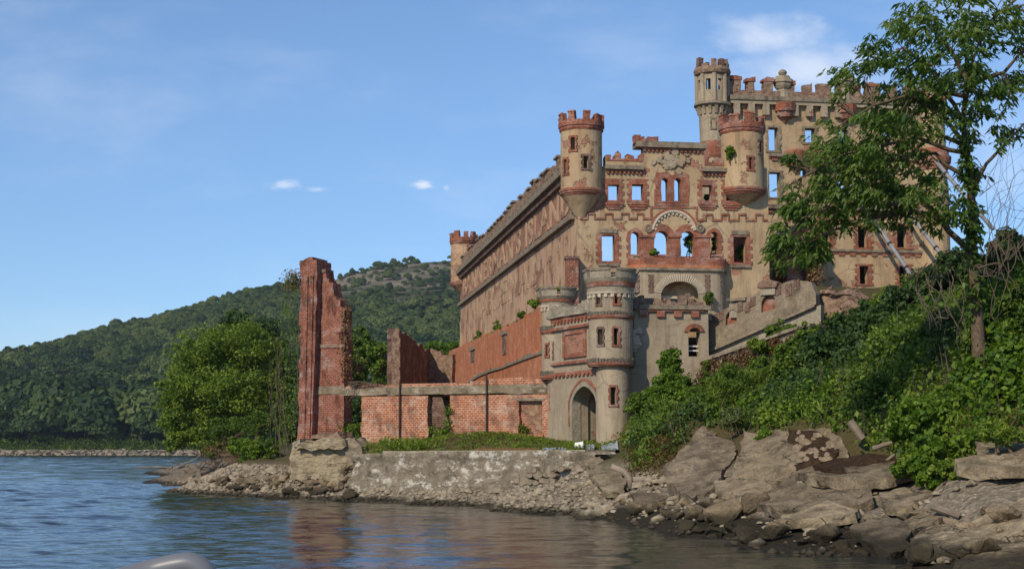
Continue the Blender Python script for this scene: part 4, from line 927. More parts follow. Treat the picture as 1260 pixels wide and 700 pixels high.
# ------------------------------------------------------------------ gatehouse: two round towers, gate wall, terrace wall
gh = thing('water_gatehouse', 'grey stucco water gate with a pointed arch between two flared round towers', 'gatehouse', (4.2, 88, 3.2))
def gate_tower(c, k, zs, r, rb, cb_, slits_, seed):
    """zs: heights rim top, rim foot, light band, upper shaft foot, mid band top/foot, lower band top/foot, ground"""
    (z0, z1, z2, z3, z4, z5, z6, z7, zg) = zs
    up = [s_ for s_ in slits_ if s_[2] > z5]; lo = [s_ for s_ in slits_ if s_[2] <= z5 and s_[2] > z7]; bs_ = [s_ for s_ in slits_ if s_[2] <= z7]
    hl = lambda S_, rr: [(a, w_ / 2 / rr, b, d) for a, w_, b, d in S_]
    t = mk('round_tower', MB().shell(c, [(z7 + .01, r), (z3 + .02, r)], .35, 40, hl(up + lo, r)), M['plaster_grey'], gh)
    mk('tower_base', MB().shell(cb_, [(zg - 1.5, rb + .06), (zg + 1.2, rb), (z6 - .05, rb)], .4, 36, hl(bs_, rb)), M['plaster_grey'], t)
    mk('flared_parapet', MB().shell(c, [(z2 + .02, r + .03), (z1, r + .07), (z0 - .5, r + .27), (z0 - .12, r + .31)], .3, 40, [(px_ang(c, r, at(0, 0, 1).x), .01, 0, .1)][:0] + [(q, .1, z0 - .55, z0) for q in (-1.0, .05, 1.15, 2.3, -2.2)]), M['concrete'], t)
    cop = mk('coping', MB().shell(c, [(z0 - .115, r + .36), (z0, r + .38), (z0 + .06, r + .28)], .42, 40, [(q, .12, z0 - .6, z0 + 1) for q in (-1.0, .05, 1.15, 2.3, -2.2)]), M['stone'], t)
    mk('parapet_brick_band', MB().shell(c, [(z1 - .05, r + .11), (z1 + .16, r + .16), (z1 + .3, r + .2)], .1, 40), M['brick'], t)
    lb = mk('pale_band', MB().lathe(c, [(z3 + .05, r - .1), (z3 + .08, r + .1), (z2, r + .13), (z2 + .02, r - .1)], 40), M['stone_light'], t)
    n = 22
    for i in range(n):
        a = 2 * math.pi * i / n
        if abs((a + math.pi) % (2 * math.pi) - math.pi) > 1.7: continue
        mk('dentil', MB().shell(c, [(z3 - .12, r + .09), (z3 + .055, r + .095)], .12, 2, (), a - .07, a + .07), M['stone_light'], lb)
    for za, zb_ in ((z4, z5), (z6, z7)):
        h = za - zb_
        mk('brick_band', MB().lathe(c, [(zb_, r - .1), (zb_ + .01, r + .03), (zb_ + h * .2, r + .06), (zb_ + h * .21, r + .1), (zb_ + h * .5, r + .12), (zb_ + h * .51, r - .1)], 40), M['brick'], t)
        mb = MB(); n = 46
        for i in range(n):
            a = 2 * math.pi * i / n; zz = za + random.uniform(-.05, .03)
            mb.shell(c, [(zb_ + h * .515, r + .11 + random.uniform(0, .03)), (zz, r + .1)], .2, 1, (), a - .058, a + .058)
        mk('soldier_stones', mb, M['stone_dark'], t)
    for k2, (a, w_, b, d) in enumerate(slits_):
        if b <= z7: slit(t, cb_, rb, a, w_, b, d, 'brick', .12, seed=seed + k2)
        else: slit(t, c, r, a, w_, b, d, 'brick' if k2 % 2 else 'brick_dark', .1, seed=seed + k2)
    return t
YA, YB = 85.5, 91.5
cA = (at(752.8, 552, YA).x, YA); cB = (at(686.5, 552, YB).x, YB)
zA = lambda y: at(752, y, YA - 1).z
zB = lambda y: at(686, y, YB - .8).z
rA, rB = 27.3 * YA / F, 19.5 * YB / F
bA = (at(754.5, 552, YA).x, YA - .1); bB = (at(691, 552, YB).x, YB - .15)
def sg(c, r, px, w_, y0, y1): Y = c[1] - r * .9; return (px_ang(c, r, px), w_, at(px, y1, Y).z, at(px, y0, Y).z)
gate_tower(cA, 1, [zA(y) for y in (331, 351, 358.5, 363, 382.5, 392.5, 440.5, 450.5, 548)], rA, 20.6 * YA / F, bA,
           [sg(cA, rA, 737.5, .26, 363.5, 374.5), sg(cA, rA, 759.3, .24, 363, 374), sg(cA, rA, 739.5, .3, 404.5, 424), sg(cA, rA, 758.5, .3, 403.5, 424.5), sg(bA, 20.6 * YA / F, 754.5, .32, 476, 498)], 5)
gate_tower(cB, .93, [zB(y) for y in (354, 370, 375, 379.5, 400.5, 411, 456, 466.5, 546)], rB, 14.6 * YB / F, bB,
           [sg(cB, rB, 682.5, .22, 384.5, 394), sg(cB, rB, 673.5, .2, 423.5, 438), sg(cB, rB, 684, .26, 422.5, 440.5), sg(bB, 14.6 * YB / F, 678.6, .16, 482, 503)], 9)
fo = Fol()
for i in range(26):
    a = RT.uniform(0, 6.28); rr = RT.uniform(0, rB + .2); fo.clump((cB[0] + rr * math.sin(a), cB[1] + rr * math.cos(a), zB(353.5) - .02), (.3, .3, .14), 22, .13, .7)
tag(fo.build('grass_tuft', M['leaf_light'], loc=(cB[0], cB[1], zB(355))), 'patch of grass growing on the rim of the smaller gate tower', 'grass')
# gate wall
dgw = Vector((cA[0] - cB[0], cA[1] - cB[1])); gw = Fr((cB[0], cB[1]), dgw).off(.62); LG = dgw.length
gq = lambda x, y: gw.px(x, y)
u0 = gq(704.5, 520)[0]; u1 = gq(735, 520)[0]; zsp, zap = gq(719, 497)[1], gq(719, 474)[1]; zbt = 2.6
hole = arch(u0, zbt, u1, zsp, zap - zsp, 16, .28)
ztw, ztw2 = zB(392), zA(377)
pn = [gq(x, y) for x, y in ((694, 411), (722, 402), (722, 436), (694, 443))]
pu0, pu1 = pn[0][0], pn[1][0]; pz0, pz1 = (pn[2][1] + pn[3][1]) / 2, (pn[0][1] + pn[1][1]) / 2
mk('gate_wall', MB().prism(gw, [(-.1, zbt - .3), (-.1, ztw), (LG + .1, ztw2), (LG + .1, zbt - .3)], [hole], -1.0, 0), M['plaster_grey'], gh)
e = .04
hi_ = arch(u0 + e, zbt, u1 - e, zsp, zap - zsp - e, 16, .28); ho_ = arch(u0 - .24, zbt, u1 + .24, zsp, zap - zsp + .25, 16, .28)
ar_ = mk('arch_stones', MB().prism(gw, ho_[1:] + [ho_[0]] + [hi_[0]] + hi_[1:][::-1], (), -.5, .06), M['concrete'], gh)
h2 = arch(u0 - .25, zsp - 1.2, u1 + .25, zsp, zap - zsp + .26, 16, .28); h3 = arch(u0 - .4, zsp - 1.2, u1 + .4, zsp, zap - zsp + .42, 16, .28)
mk('brick_hood', MB().prism(gw, h3[1:] + [h3[0]] + [h2[0]] + h2[1:][::-1], (), -.1, .09), M['brick'], ar_)
mk('framed_panel', MB().prism(gw, [(pu0, pz0), (pu0, pz1), (pu1, pz1), (pu1, pz0)], [[(pu0 + .28, pz0 + .22), (pu0 + .28, pz1 - .2), (pu1 - .28, pz1 - .2), (pu1 - .28, pz0 + .22)]], -.1, .12), M['brick'], gh)
pb_ = mk('panel_field', MB().box(gw, pu0 + .2, pz0 + .15, pu1 - .2, pz1 - .15, -.1, .05), M['plaster_frieze'], gh)
for zz, d in ((pz0 - .35, .16), (pz1 + .12, .18)): mk('panel_moulding', MB().box(gw, .2, zz, LG - .3, zz + .16, -.1, d), M['brick'], gh)
zg_ = zB(462); mk('gate_wall_band', MB().prism(gw, teeth(.3, LG - .3, zg_ - .05, zg_ + .12, zg_ - .16, .5), (), -.1, .12), M['brick'], gh)
mk('corbel_row', MB().prism(gw, teeth(.3, LG - .3, pz1 + .66, pz1 + .85, pz1 + .5, .42), (), -.1, .12), M['brick'], gh)
mk('gate_wall_parapet', rough(MB().prism(gw, rag([(.2, pz1 + .86), (.2, ztw + .75), (LG * .5, (ztw + ztw2) / 2 + .35), (LG - .2, ztw2 + .7), (LG - .2, pz1 + .86)], .5, .14, .08, 5), (), -.6, .26), .3, .07, 4), M['concrete'], gh)
# inner passage
for u, zc_ in ((u0 - .5, 0), (u1 + .15, 0)): mk('passage_wall', MB().box(gw, u, zbt - .3, u + .35, zap + .6, -4.5, -1.005), M['plaster_grey'], gh)
mk('passage_roof', MB().box(gw, u0 - .5, zap + .62, u1 + .5, zap + .9, -4.5, -1.005), M['plaster_grey'], gh)  # roof put in to keep the passage behind the arch dark
mk('inner_arch', MB().prism(gw.off(-3.8), [(u0 - .2, zbt - .3), (u0 - .2, zap + .6), (u1 + .2, zap + .6), (u1 + .2, zbt - .3)], [arch(u0 + 1.25, zbt - .2, u1 - .45, zsp - .2, 1.0, 10, .4)], -.3, 0), M['plaster_grey'], gh)
mk('passage_dark_end', MB().box(gw, u0 - 1, zbt - .3, u1 + 1, zap + .6, -4.9, -4.6), M['iron_and_shade'], gh)  # dark panel paints the gloom at the end of the passage
# terrace wall beside the big tower
tx = at(781.5, 552, 86.3); tw = Fr((tx.x, tx.y), UF); tq = tw.px
ut1 = tq(872, 430)[0]; zled = tq(825, 381)[1]
wn = tw.rect(847, 403, 861.5, 438.5); wsp = tq(854, 408.5)[1]
whole = arch(wn[0], wn[1], wn[2], wsp, wn[3] - wsp)
mk('terrace_wall', MB().prism(tw, [(.0, 1.2), (.0, zled), (ut1, zled), (ut1, 1.2)], [whole], -.8, 0), M['plaster_grey'], gh)
sw_ = surround(gh, tw, (wn[0], wsp, wn[2], wn[3]), .26, 'brick', .08, 3, 0, -.02, wsp + .02, depth=-.25)
for k, y in enumerate((426, 431.5)): zz = tq(854, y)[1]; mk('window_bar', MB().box(tw, wn[0] - .02, zz, wn[2] + .02, zz + .07, -.5, -.42), M['white'], sw_)
mk('terrace_ledge', MB().box(tw, -.3, zled + .003, ut1 + .1, zled + .24, -1.0, .24), M['stone'], gh)
mk('brick_dentils', MB().prism(tw, teeth(.02, ut1 - .3, zled - .1, zled - .003, zled - .42, 1.02, .45), (), -.05, .16), M['brick'], gh)
r = random.Random(21); u = -.1; 
while u < ut1 - .5:
    ww = r.uniform(.35, .8); mk('rubble_parapet', rough(MB().prism(tw, rag([(u, zled + .245), (u, zled + r.uniform(.35, .9)), (u + ww, zled + r.uniform(.3, .9)), (u + ww, zled + .245)], .22, .1, .07, int(u * 50)), (), -.65 + r.uniform(0, .1), .05 + r.uniform(-.1, .08)), .25, .06, 3), M['rubble'], gh); u += ww + .01
slope = MB(); tw2 = Fr(tw.p(0, 0)[:2], (UV_.x, UV_.y)); mk('terrace_side_wall', MB().prism(Fr(tw.p(0.02, 0, -.81)[:2], UV_), [(0, 1.2), (0, zled), (8.2, zled), (8.2, 1.2)], (), -.5, 0), M['plaster_grey'], gh)
mk('terrace_floor', MB().box(tw, -.7, zled - .5, ut1 + 6, zled - .12, -8.2, -.81), M['concrete'], gh)  # unseen deck, added to shade the gatehouse inside
q0, q1 = tq(775, 425), tq(788, 411)
mb = MB(); r = random.Random(3)
for i in range(26):
    u, z = tq(r.gauss(781, 2.6), r.gauss(420, 6)); s = r.uniform(.08, .2); mb.prism(tw, [(u + s * math.cos(a), z + s * .8 * math.sin(a)) for a in (0, 1, 2.1, 3.2, 4.3, 5.3)], (), -.1, r.uniform(.1, .28) + i * .001)
mk('broken_masonry', mb, M['stone_light'], gh)

# ------------------------------------------------------------------ main castle block behind, to the right
kas = Fr((fac.p(0, 0, -8)[0], fac.p(0, 0, -8)[1]), UF); kq = kas.px
cas = thing('ruined_castle_tower_block', 'ruined castle front with pinnacles and an octagonal lookout rising behind the leafy tree', 'castle ruin', (kas.p(16, 0)[0], kas.p(16, 0)[1], 8))
khol = []; kwin = []
for x0, y0, x1, y1, b in ((945, 157, 957.5, 186, 1), (946, 212, 960.5, 243, 1), (990, 158, 1003, 176, 1), (1083, 155, 1096, 170, 1), (985, 207, 992, 217, 0), (1055, 278, 1068.5, 305, 1), (1103, 278, 1117.5, 305, 1), (1057, 327, 1069, 350, 1), (1106, 327, 1118, 350, 1),
                       (1030, 160, 1043, 180, 1), (1030, 212, 1043, 240, 1), (1083, 212, 1096, 240, 1), (1010, 279, 1023, 306, 1)):
    rc = kas.rect(x0, y0, x1, y1); khol.append([(rc[0], rc[1]), (rc[2], rc[1]), (rc[2], rc[3]), (rc[0], rc[3])]); kwin.append((rc, b, y0))
kl, kr = kq(897, 200)[0], kq(1163, 200)[0]; kt = kq(960, 126)[1]
mk('front_wall', MB().prism(kas, [(kl, 2), (kl, kt), (kr, kt), (kr, 2)], khol, -.8, 0), M['plaster'], cas)
for k, (rc, b, y0) in enumerate(kwin):
    if b: surround(cas, kas, rc, .3 if y0 > 250 else .2, 'brick' if y0 > 250 else 'stone', .07, k, .12, .1)
    if y0 > 250: mk('window_dark_panel', MB().box(kas, rc[0] - .3, rc[1] - .3, rc[2] + .3, rc[3] + .3, -1.6, -1.4), M['iron_and_shade'], cas)  # dark panel stands in for the unlit room behind the window
a, b = kq(897, 131), kq(1163, 126)
pr = mk('castle_cornice', MB().box(kas, kl, kt + .004, kr, kt + .3, -.9, .45), M['stone'], cas)
mk('corbel_table', MB().prism(kas, teeth(kl, kr, kt - .25, kt - .004, kt - 1.0, 1.05, .42), (), -.05, .36), M['plaster_grey'], cas)
r = random.Random(6); u = kl
mk('parapet', MB().box(kas, kl, kt + .304, kr, kt + .75, -.5, .1), M['rubble'], cas)
while u < kr - .6:
    ww = r.uniform(.5, 1.0); hh = r.uniform(.25, .75)
    mer = mk('merlon', rough(MB().prism(kas, rag([(u, kt + .6), (u, kt + .8 + hh), (u + ww, kt + .8 + hh), (u + ww, kt + .6)], .3, .08, .06, int(u * 31)), (), -.52, .12), .3, .06, 6), M['rubble'], cas)
    (mk('brick_cap', MB().prism(kas, rag([(u - .06, kt + .78 + hh), (u - .08, kt + 1.0 + hh), (u + ww + .06, kt + 1.08 + hh), (u + ww + .08, kt + .78 + hh)], .25, .08, .06, int(u * 7)), (), -.57, .17), M['brick'], mer) if r.random() < .8 else None); u += ww + r.uniform(.38, .75)
for px, ytop in ((964.5, 85), (1039.5, 84)):
    p = kq(px, 110); c = kas.p(p[0], 0, -.2)[:2]; zb_ = kt - .2; zt3 = kq(px, ytop)[1]
    pin = mk('pinnacle', MB().lathe(c, [(zb_, .46), (zt3 - 1.42, .42), (zt3 - 1.4, .5), (zt3 - 1.2, .62), (zt3 - 1.0, .66), (zt3 - .98, .74), (zt3 - .75, .72), (zt3 - .73, .55), (zt3 - .5, .5), (zt3 - .45, .25)], 8), M['plaster_grey'], cas)
    mk('finial_ball', MB().lathe(c, [(zt3 - .46, .1), (zt3 - .4, .24), (zt3 - .24, .31), (zt3 - .1, .25), (zt3, .06)], 14), M['stone'], pin)
    mk('brick_corbel', MB().lathe(kas.p(p[0], 0, .05)[:2], [(kt - 1.5, .05), (kt - 1.1, .35), (kt - 1.09, .5), (kt - .7, .6), (kt - .69, .72), (kt - .1, .78)], 12), M['brick'], pin)
for y0, y1, x0, x1, d in ((251, 256, 898, 1160, .3), (305, 308, 947, 1162, .16), (189, 193, 946, 1140, .22)):
    a, b = kq(x0, y1), kq(x1, y1); z1 = kq(x0, y0)[1]; mk('string_course', MB().box(kas, a[0], kq(x0, y1)[1], b[0], z1, -.05, d), M['stone'], cas)
    mk('brick_course', MB().prism(kas, teeth(a[0], b[0], kq(x0, y1)[1] - .12, kq(x0, y1)[1] - .004, kq(x0, y1)[1] - .28, .8), (), -.05, d * .5), M['brick'], cas)
for px, y0, y1 in ((978, 186, 214), (1010, 188, 214), (1062, 188, 212)):
    p = kq(px, 200); c = kas.p(p[0], 0, .1)[:2]; za, zb_ = kq(px, y1)[1], kq(px, y0)[1]
    mk('brick_corbel', MB().lathe(c, [(za, .05), (za + .5, .4), (za + .51, .55), (za + .8, .6), (za + .81, .75), (zb_ - .1, .78), (zb_, .7)], 14), M['brick'], cas)
# octagonal lookout
oc = kas.p(kq(877.5, 150)[0], 0, -.1)[:2]; oz = lambda y: at(877, y, oc[1] - 1).z; ro_ = 21.5 * oc[1] / F
t = mk('octagonal_lookout', MB().lathe(oc, [(8, ro_ * .74), (oz(178), ro_ * .74), (oz(140), ro_ * .8), (oz(131), ro_ * .86)], 16, phase=.2), M['plaster_grey'], cas)
hw_ = 2 * math.pi / 8
hl = [(-.39, .155, oz(110), oz(96.5)), (.39, .155, oz(110), oz(96.5)), (1.18, .155, oz(110), oz(96.5)), (-1.18, .155, oz(110), oz(96.5)), (2.75, .24, oz(107), oz(82)), (-2.75, .24, oz(107), oz(82)), (1.96, .155, oz(110), oz(96.5)), (-1.96, .155, oz(110), oz(96.5))]
mk('lookout_room', MB().shell(oc, [(oz(124), ro_ * .87), (oz(88), ro_ * .9)], .2, 8, hl), M['plaster_grey'], t)
for i in range(8):
    a = i * hw_ + .0; mk('corner_shaft', MB().lathe((oc[0] + ro_ * .89 * math.sin(a), oc[1] - ro_ * .89 * math.cos(a)), [(oz(124), .16), (oz(90), .16)], 8), M['plaster_grey'], t)
mk('lookout_ledge', MB().lathe(oc, [(oz(131), ro_ * .8), (oz(129), ro_ * 1.0), (oz(127.5), ro_ * 1.1), (oz(124.5), ro_ * 1.06), (oz(124), ro_ * .8)], 16), M['stone'], t)
for i in range(16):
    a = i * math.pi / 8 + .1
    if math.cos(a) > -.2: mk('corbel', MB().shell(oc, [(oz(139), ro_ * .88), (oz(134), ro_ * .93), (oz(130), ro_ * 1.02)], .35, 1, (), a - .085, a + .085), M['plaster_grey'], t)
mk('crown_ledge', MB().shell(oc, [(oz(91), ro_ * .9), (oz(89), ro_ * 1.05), (oz(85), ro_ * 1.1), (oz(81), ro_ * 1.02)], .3, 16, [(2.75, .24, oz(91.5), oz(80)), (-2.75, .24, oz(91.5), oz(80))]), M['rubble'], t)
r = random.Random(15)
for i in range(11):
    a = i * .571; mk('crown_merlon', MB().shell(oc, [(oz(82), ro_ * 1.0), (oz(82) + r.choice((.3, .55, .75, .2)), ro_ * r.uniform(.9, 1.02))], .4, 2, (), a - .2, a + r.uniform(.08, .2)), M['brick_dark' if i % 2 else 'rubble'], t)
mk('brick_collar', MB().lathe(oc, [(oz(196), ro_ * .7), (oz(190), ro_ * .8), (oz(180), ro_ * .84), (oz(172), ro_ * .78), (oz(171), ro_ * .6)], 16), M['brick'], t)
sa = px_ang(oc, ro_ * .78, 882.5); slit(t, oc, ro_ * .79, sa, .26, oz(157), oz(146), 'stone', .08)
# right corner turret
c9 = kas.p(kr - .9, 0, -.1)[:2]; z9 = lambda y: at(1150, y, c9[1] - 1).z
t = mk('corner_turret', MB().shell(c9, [(z9(232), 1.0), (z9(184), .95), (z9(112), .88)], .3, 24, [(px_ang(c9, 1., 1145), .14, z9(224), z9(211)), (px_ang(c9, 1., 1158), .14, z9(224), z9(211))]), M['plaster'], cas)
mk('brick_collar', MB().lathe(c9, [(z9(210), .9), (z9(207), 1.05), (z9(200), 1.12), (z9(199), 1.25), (z9(191), 1.3), (z9(190), 1.15), (z9(181), 1.1), (z9(180), .8)], 24), M['brick'], t)
mk('turret_base', MB().lathe(c9, [(6, 1.02), (z9(231), 1.05)], 20), M['plaster'], t)
ring_crown(t, c9, z9(128), z9(120), z9(109), .9, 1.1, 8, seed=31)
# broken side pier with dry creeper, between front block and castle block
pp = kas.off(3.2); a = pp.rect(968, 282, 1006, 352)
mk('brick_pier', MB().prism(pp, rag([(a[0], 3), (a[0], a[3] - .6), (a[0] + .7, a[3]), (a[2] - .3, a[3] + .2), (a[2], a[3] - .2), (a[2], 3)], .4, .15, .1, 14), (), -3.1, 0), M['brick'], cas)
fo = Fol()
for i in range(60):
    u, z = pp.px(RT.uniform(986, 1008), RT.uniform(292, 350)); fo.clump(pp.p(u, z, .25), (.45, .3, .5), 26, .2, RT.uniform(.2, .9), asp=.5)
tag(fo.build('dry_creeper', M['leaf_dry'], loc=pp.p(0, 10)), 'pale dead creeper covering the broken brick pier below the leafy tree', 'creeper')
# steel props against the castle
for k, (x0, y0, x1, y1, lab) in enumerate(((1040, 222, 1134, 358, 'leftmost of the grey steel props leaning on the castle, between two windows'), (1088, 226, 1168, 326, 'middle grey steel prop crossing beside the right dark window of the castle'), (1139, 187, 1205, 262, 'highest grey steel prop, leaning on the brick collar of the right corner turret'))):
    u, z = kq(x0, y0); A = Vector(kas.p(u, z, .25)); r1 = ray(x1, y1); B = None
    d = 5.2 if k != 2 else 4.6
    fr = kas.off(d); u2, z2 = fr.px(x1, y1); B = Vector(fr.p(u2, z2))
    if k == 3: A = Vector(kas.p(u - .5, z, .25))
    dirv = (B - A); B2 = A + dirv * 1.25
    st = thing('steel_prop', lab, 'steel prop', A, 'steel props shoring up the castle')
    mk('prop_tube', MB().tube([A, B2], .14, 12), M['steel'], st, smoothf=True)
    hd = kas.off(.02); uh, zh = (Vector((A.x, A.y)) - kas.P).dot(kas.U), A.z; mk('head_plate', MB().box(hd, uh - .35, zh - .35, uh + .35, zh + .35, .0, .12), M['rust'], st)
    for q in (.3, .47, .64, .81): c_ = A.lerp(B2, q); dn = (B2 - A).normalized() * .07; mk('prop_collar', MB().tube([c_ - dn, c_ + dn], .18, 12), M['iron_and_shade'], st)

# ------------------------------------------------------------------ sloping niche wall, retaining wall
nw = two(866, 88.2, 1006, 84.5); nq = nw.px
pw = thing('sloping_niche_wall', 'sloping grey ramp wall with two brick arched niches and a stone block on top', 'wall', nw.p(3, 8))
body = nw.poly([(866, 430), (866, 393)]) + nw.poly([(868, 392), (893, 380), (905, 374), (932, 361), (955, 352), (978, 344), (998, 347), (1004, 362), (1004, 374), (985, 382), (868, 432)])[0:]
nich = []
for x0, x1, yb, ys_, yt, sk_ in ((893, 906.5, 398, 388, 381, -4), (937, 954, 382, 371, 361, -5)):
    a = nq(x0, yb + 2.5); b = nq(x1, yb - 2.5); cxx = (a[0] + b[0]) / 2; zs_ = nq((x0 + x1) / 2, ys_)[1]; zt = nq((x0 + x1) / 2, yt)[1]
    hole = [a, b]; h = (b[0] - a[0]) / 2
    for i in range(9): t = math.pi * i / 8; hole.append((cxx + h * math.cos(t), zs_ + (zt - zs_) * (.5 * math.sin(t) + .5 * (1 - abs(math.cos(t)) ** 1.3)) + (b[1] - a[1]) / 2 * math.cos(t)))
    nich.append(hole)
mk('ramp_wall', MB().prism(nw, rag(body[1:9], .5, .05, 0, 2) + body[9:] + [body[0]], nich, -.55, 0), M['ramp'], pw)
for k, h in enumerate(nich):
    q = [(a, b) for a, b in h]; cx_ = sum(a for a, _ in q) / len(q); cz_ = sum(b for _, b in q) / len(q)
    mk('niche_brick', MB().prism(nw, [(cx_ + (a - cx_) * 1.1, cz_ + (b - cz_) * 1.08) for a, b in q], (), -.4, -.22), M['brick'], pw)
for k, (x, y) in enumerate(((879.5, 390), (887, 386), (911, 374), (920, 375), (926.5, 368), (958, 354), (971, 352), (981, 347))):
    a, b = nq(x - 3 - (k == 6), y + 10 + 3 * (k in (0, 6))), nq(x + 3, y - 4); mk('brick_pier', MB().prism(nw, [(a[0], a[1]), (a[0], b[1] - .1), (b[0], b[1]), (b[0], a[1] + .1)], (), -.3, .05), M['brick_dark'], pw)
a, b = nq(935.5, 357), nq(955.5, 344.5); mk('block_pedestal', MB().box(nw, a[0] + .05, a[1] - .3, b[0] - .05, b[1] - .42, -.6, .12), M['concrete'], pw)
mk('stone_block', MB().prism(nw, rag([(a[0] - .1, b[1] - .415), (a[0] - .02, b[1] - .12), (a[0] + .3, b[1] + .05), (b[0] - .3, b[1] + .04), (b[0] + .08, b[1] - .2), (b[0] + .06, b[1] - .415)], .3, .03, 0, 4), (), -.75, .22), M['rubble'], pw)
a, b = nq(895, 371), nq(918.5, 366); mk('coping_slab', MB().box(nw, a[0], a[1], b[0], b[1], -.9, .15), M['stone'], pw)
a, b = nq(897, 378), nq(916, 371.2); mk('slab_pier', MB().box(nw, a[0], a[1] - .6, b[0], b[1] - .01, -.7, -.05), M['concrete'], pw)
lip = nw.poly([(868, 432.5), (985, 382.5), (1004, 375), (1003, 377.5), (985, 385.5), (868, 436)]); mk('ramp_ledge', MB().prism(nw, lip, (), -.5, .14), M['stone'], pw)
mk('wall_foot', MB().prism(nw.off(-.12), nw.off(-.12).poly([(866, 520), (866, 434), (985, 384), (1010, 375), (1010, 470)]), (), -.5, 0), M['concrete'], pw)
r = random.Random(51)
rub = thing('rubble_heap', 'heap of pale rubble at the upper end of the ramp wall below the castle', 'rubble', nw.p(nq(1005, 370)[0], 9))
mb = MB().prism(nw.off(-1.2), nw.off(-1.2).poly([(972, 400), (985, 370), (1000, 361), (1020, 358), (1040, 360), (1060, 368), (1062, 400)]), (), -3.5, 0); mk('heap', rough(mb, .5, .5, 5, 1.1), M['rubble'], rub)
rw = two(862, 84.6, 998, 80.0); rq = rw.px
re_ = thing('retaining_wall', 'mossy brown retaining wall with a sloping ledge below the niche wall', 'wall', rw.p(3, 7))
mk('wall_body', MB().prism(rw, rw.poly([(862, 520), (862, 446), (868, 441), (985, 402), (998, 399), (998, 470)]), (), -1.2, 0), M['concrete'], re_)
mk('ledge', MB().prism(rw, rag(rw.poly([(862, 447), (868, 440.5), (985, 401), (999, 398)]), .8, .04, 0, 6) + rw.poly([(999, 401.5), (985, 404.5), (868, 445)]), (), -1.5, .22), M['stone'], re_)
fo = Fol()
for i in range(150):
    x = RT.uniform(862, 985); y0 = 446 - (x - 868) * .33; y = y0 + 4 + 22 * RT.random() ** 1.3
    u, z = rq(x, y); fo.clump(rw.p(u, z, .12), (.35, .12, .45), 26, .16, RT.uniform(0, .5), asp=.5, droop=1.)
tag(fo.build('dead_creeper', M['leaf_dry'], loc=rw.p(0, 6)), 'brown withered creeper hanging on the retaining wall under the ramp', 'creeper')
# ------------------------------------------------------------------ brick ruins on the left
lw = two(425, 96.4, 677, 91.6); lq = lw.px
low = thing('low_brick_wall', 'long low red brick wall with a concrete band and doorways between pillar and water gate', 'wall', lw.p(6, 3.3))
zb_ = 2.6; band0, band1 = lq(550, 486.3)[1], lq(550, 474.5)[1]; lu0, lu1 = lq(421, 500)[0], lq(676, 500)[0]
ops = []
for x0, y0, x1, y1 in ((421.5, 488, 444.5, 548), (526.5, 486.5, 553.5, 548), (638, 493, 667, 534)):
    a = lw.rect(x0, y0, x1, y1); ops.append(a)
rs = random.Random(2)
def jag(a, k=.06, step=.3):
    p = [(a[0], a[1]), (a[2], a[1]), (a[2], a[3]), (a[0], a[3])]; out = []
    for (x, z), (x2, z2) in zip(p, p[1:] + p[:1]):
        n = max(1, int(abs(z2 - z) / step)) if x == x2 else 1
        for i in range(n): t = i / n; out.append((x + (x2 - x) * t + (rs.uniform(-k, k) if x == x2 and i else 0), z + (z2 - z) * t))
    return out
mk('brick_panel', MB().prism(lw, [(lu0, zb_), (lu0, band0 - .003), (lu1, band0 - .003), (lu1, zb_)], [jag(o_) for o_ in ops], -.7, 0), M['brick_wall'], low)
mk('concrete_band', MB().prism(lw, rag([(lu1 + .1, band0 + .06), (lu0 - .1, band0 + .06)], .5, .05, 0, 3) + [(lu0 - .1, band1 - .06)] + [(lu1 + .1, band1 + .05)], (), -.72, .05), M['concrete_band'], low)
tpz = lambda x, y: lq(x, y)
mk('brick_course_top', MB().prism(lw, [(tpz(424, 474)[0], band1 - .05)] + rag(lw.poly([(426, 475.3), (440, 473.5), (488, 472), (530, 471.5), (560, 470.5), (600, 467), (640, 465), (655, 464), (672, 468)]), .8, .06, .06, 5) + [(lu1, band1 + .04)], (), -.55, -.02), M['brick_wall'], low)
for x, yt in ((492.5, 471), (599.5, 459)):
    a = lq(x, 545); b = lq(x, yt); mk('downpipe', MB().tube([lw.p(a[0], a[1] - .2, .13), lw.p(a[0], b[1], .13)], .055, 8), M['iron_and_shade'], low)
mk('inner_wall', MB().prism(lw.off(-6), [(lq(482, 500)[0], 2.6), (lq(482, 500)[0], band0 + .62), (lq(672, 500)[0], band0 + .62), (lq(672, 500)[0], 2.6)], (), -.5, 0), M['brick_dark'], low)  # added behind the doorways; dark brick stands in for interior shade
mk('unseen_floor_slab', MB().box(lw, lq(496, 500)[0], band0 + .08, lq(640, 500)[0], band0 + .3, -6.4, -.73), M['concrete'], low)  # unseen slab added to block the sun and darken the doorways
a = ops[2]; mk('brick_infill', MB().box(lw, a[0] - .1, a[1] - .1, a[2] + .1, a[3] + .1, -.45, -.3), M['plaster_frieze'], low)
mk('window_sill', MB().box(lw, a[0] - .1, a[1] - .42, a[2] + .1, a[1] - .01, -.4, .12), M['brick_base'], low)
mk('recess_lintel', MB().box(lw, a[0] - .15, a[3] + .002, a[2] + .15, a[3] + .14, -.3, .03), M['stone'], low)
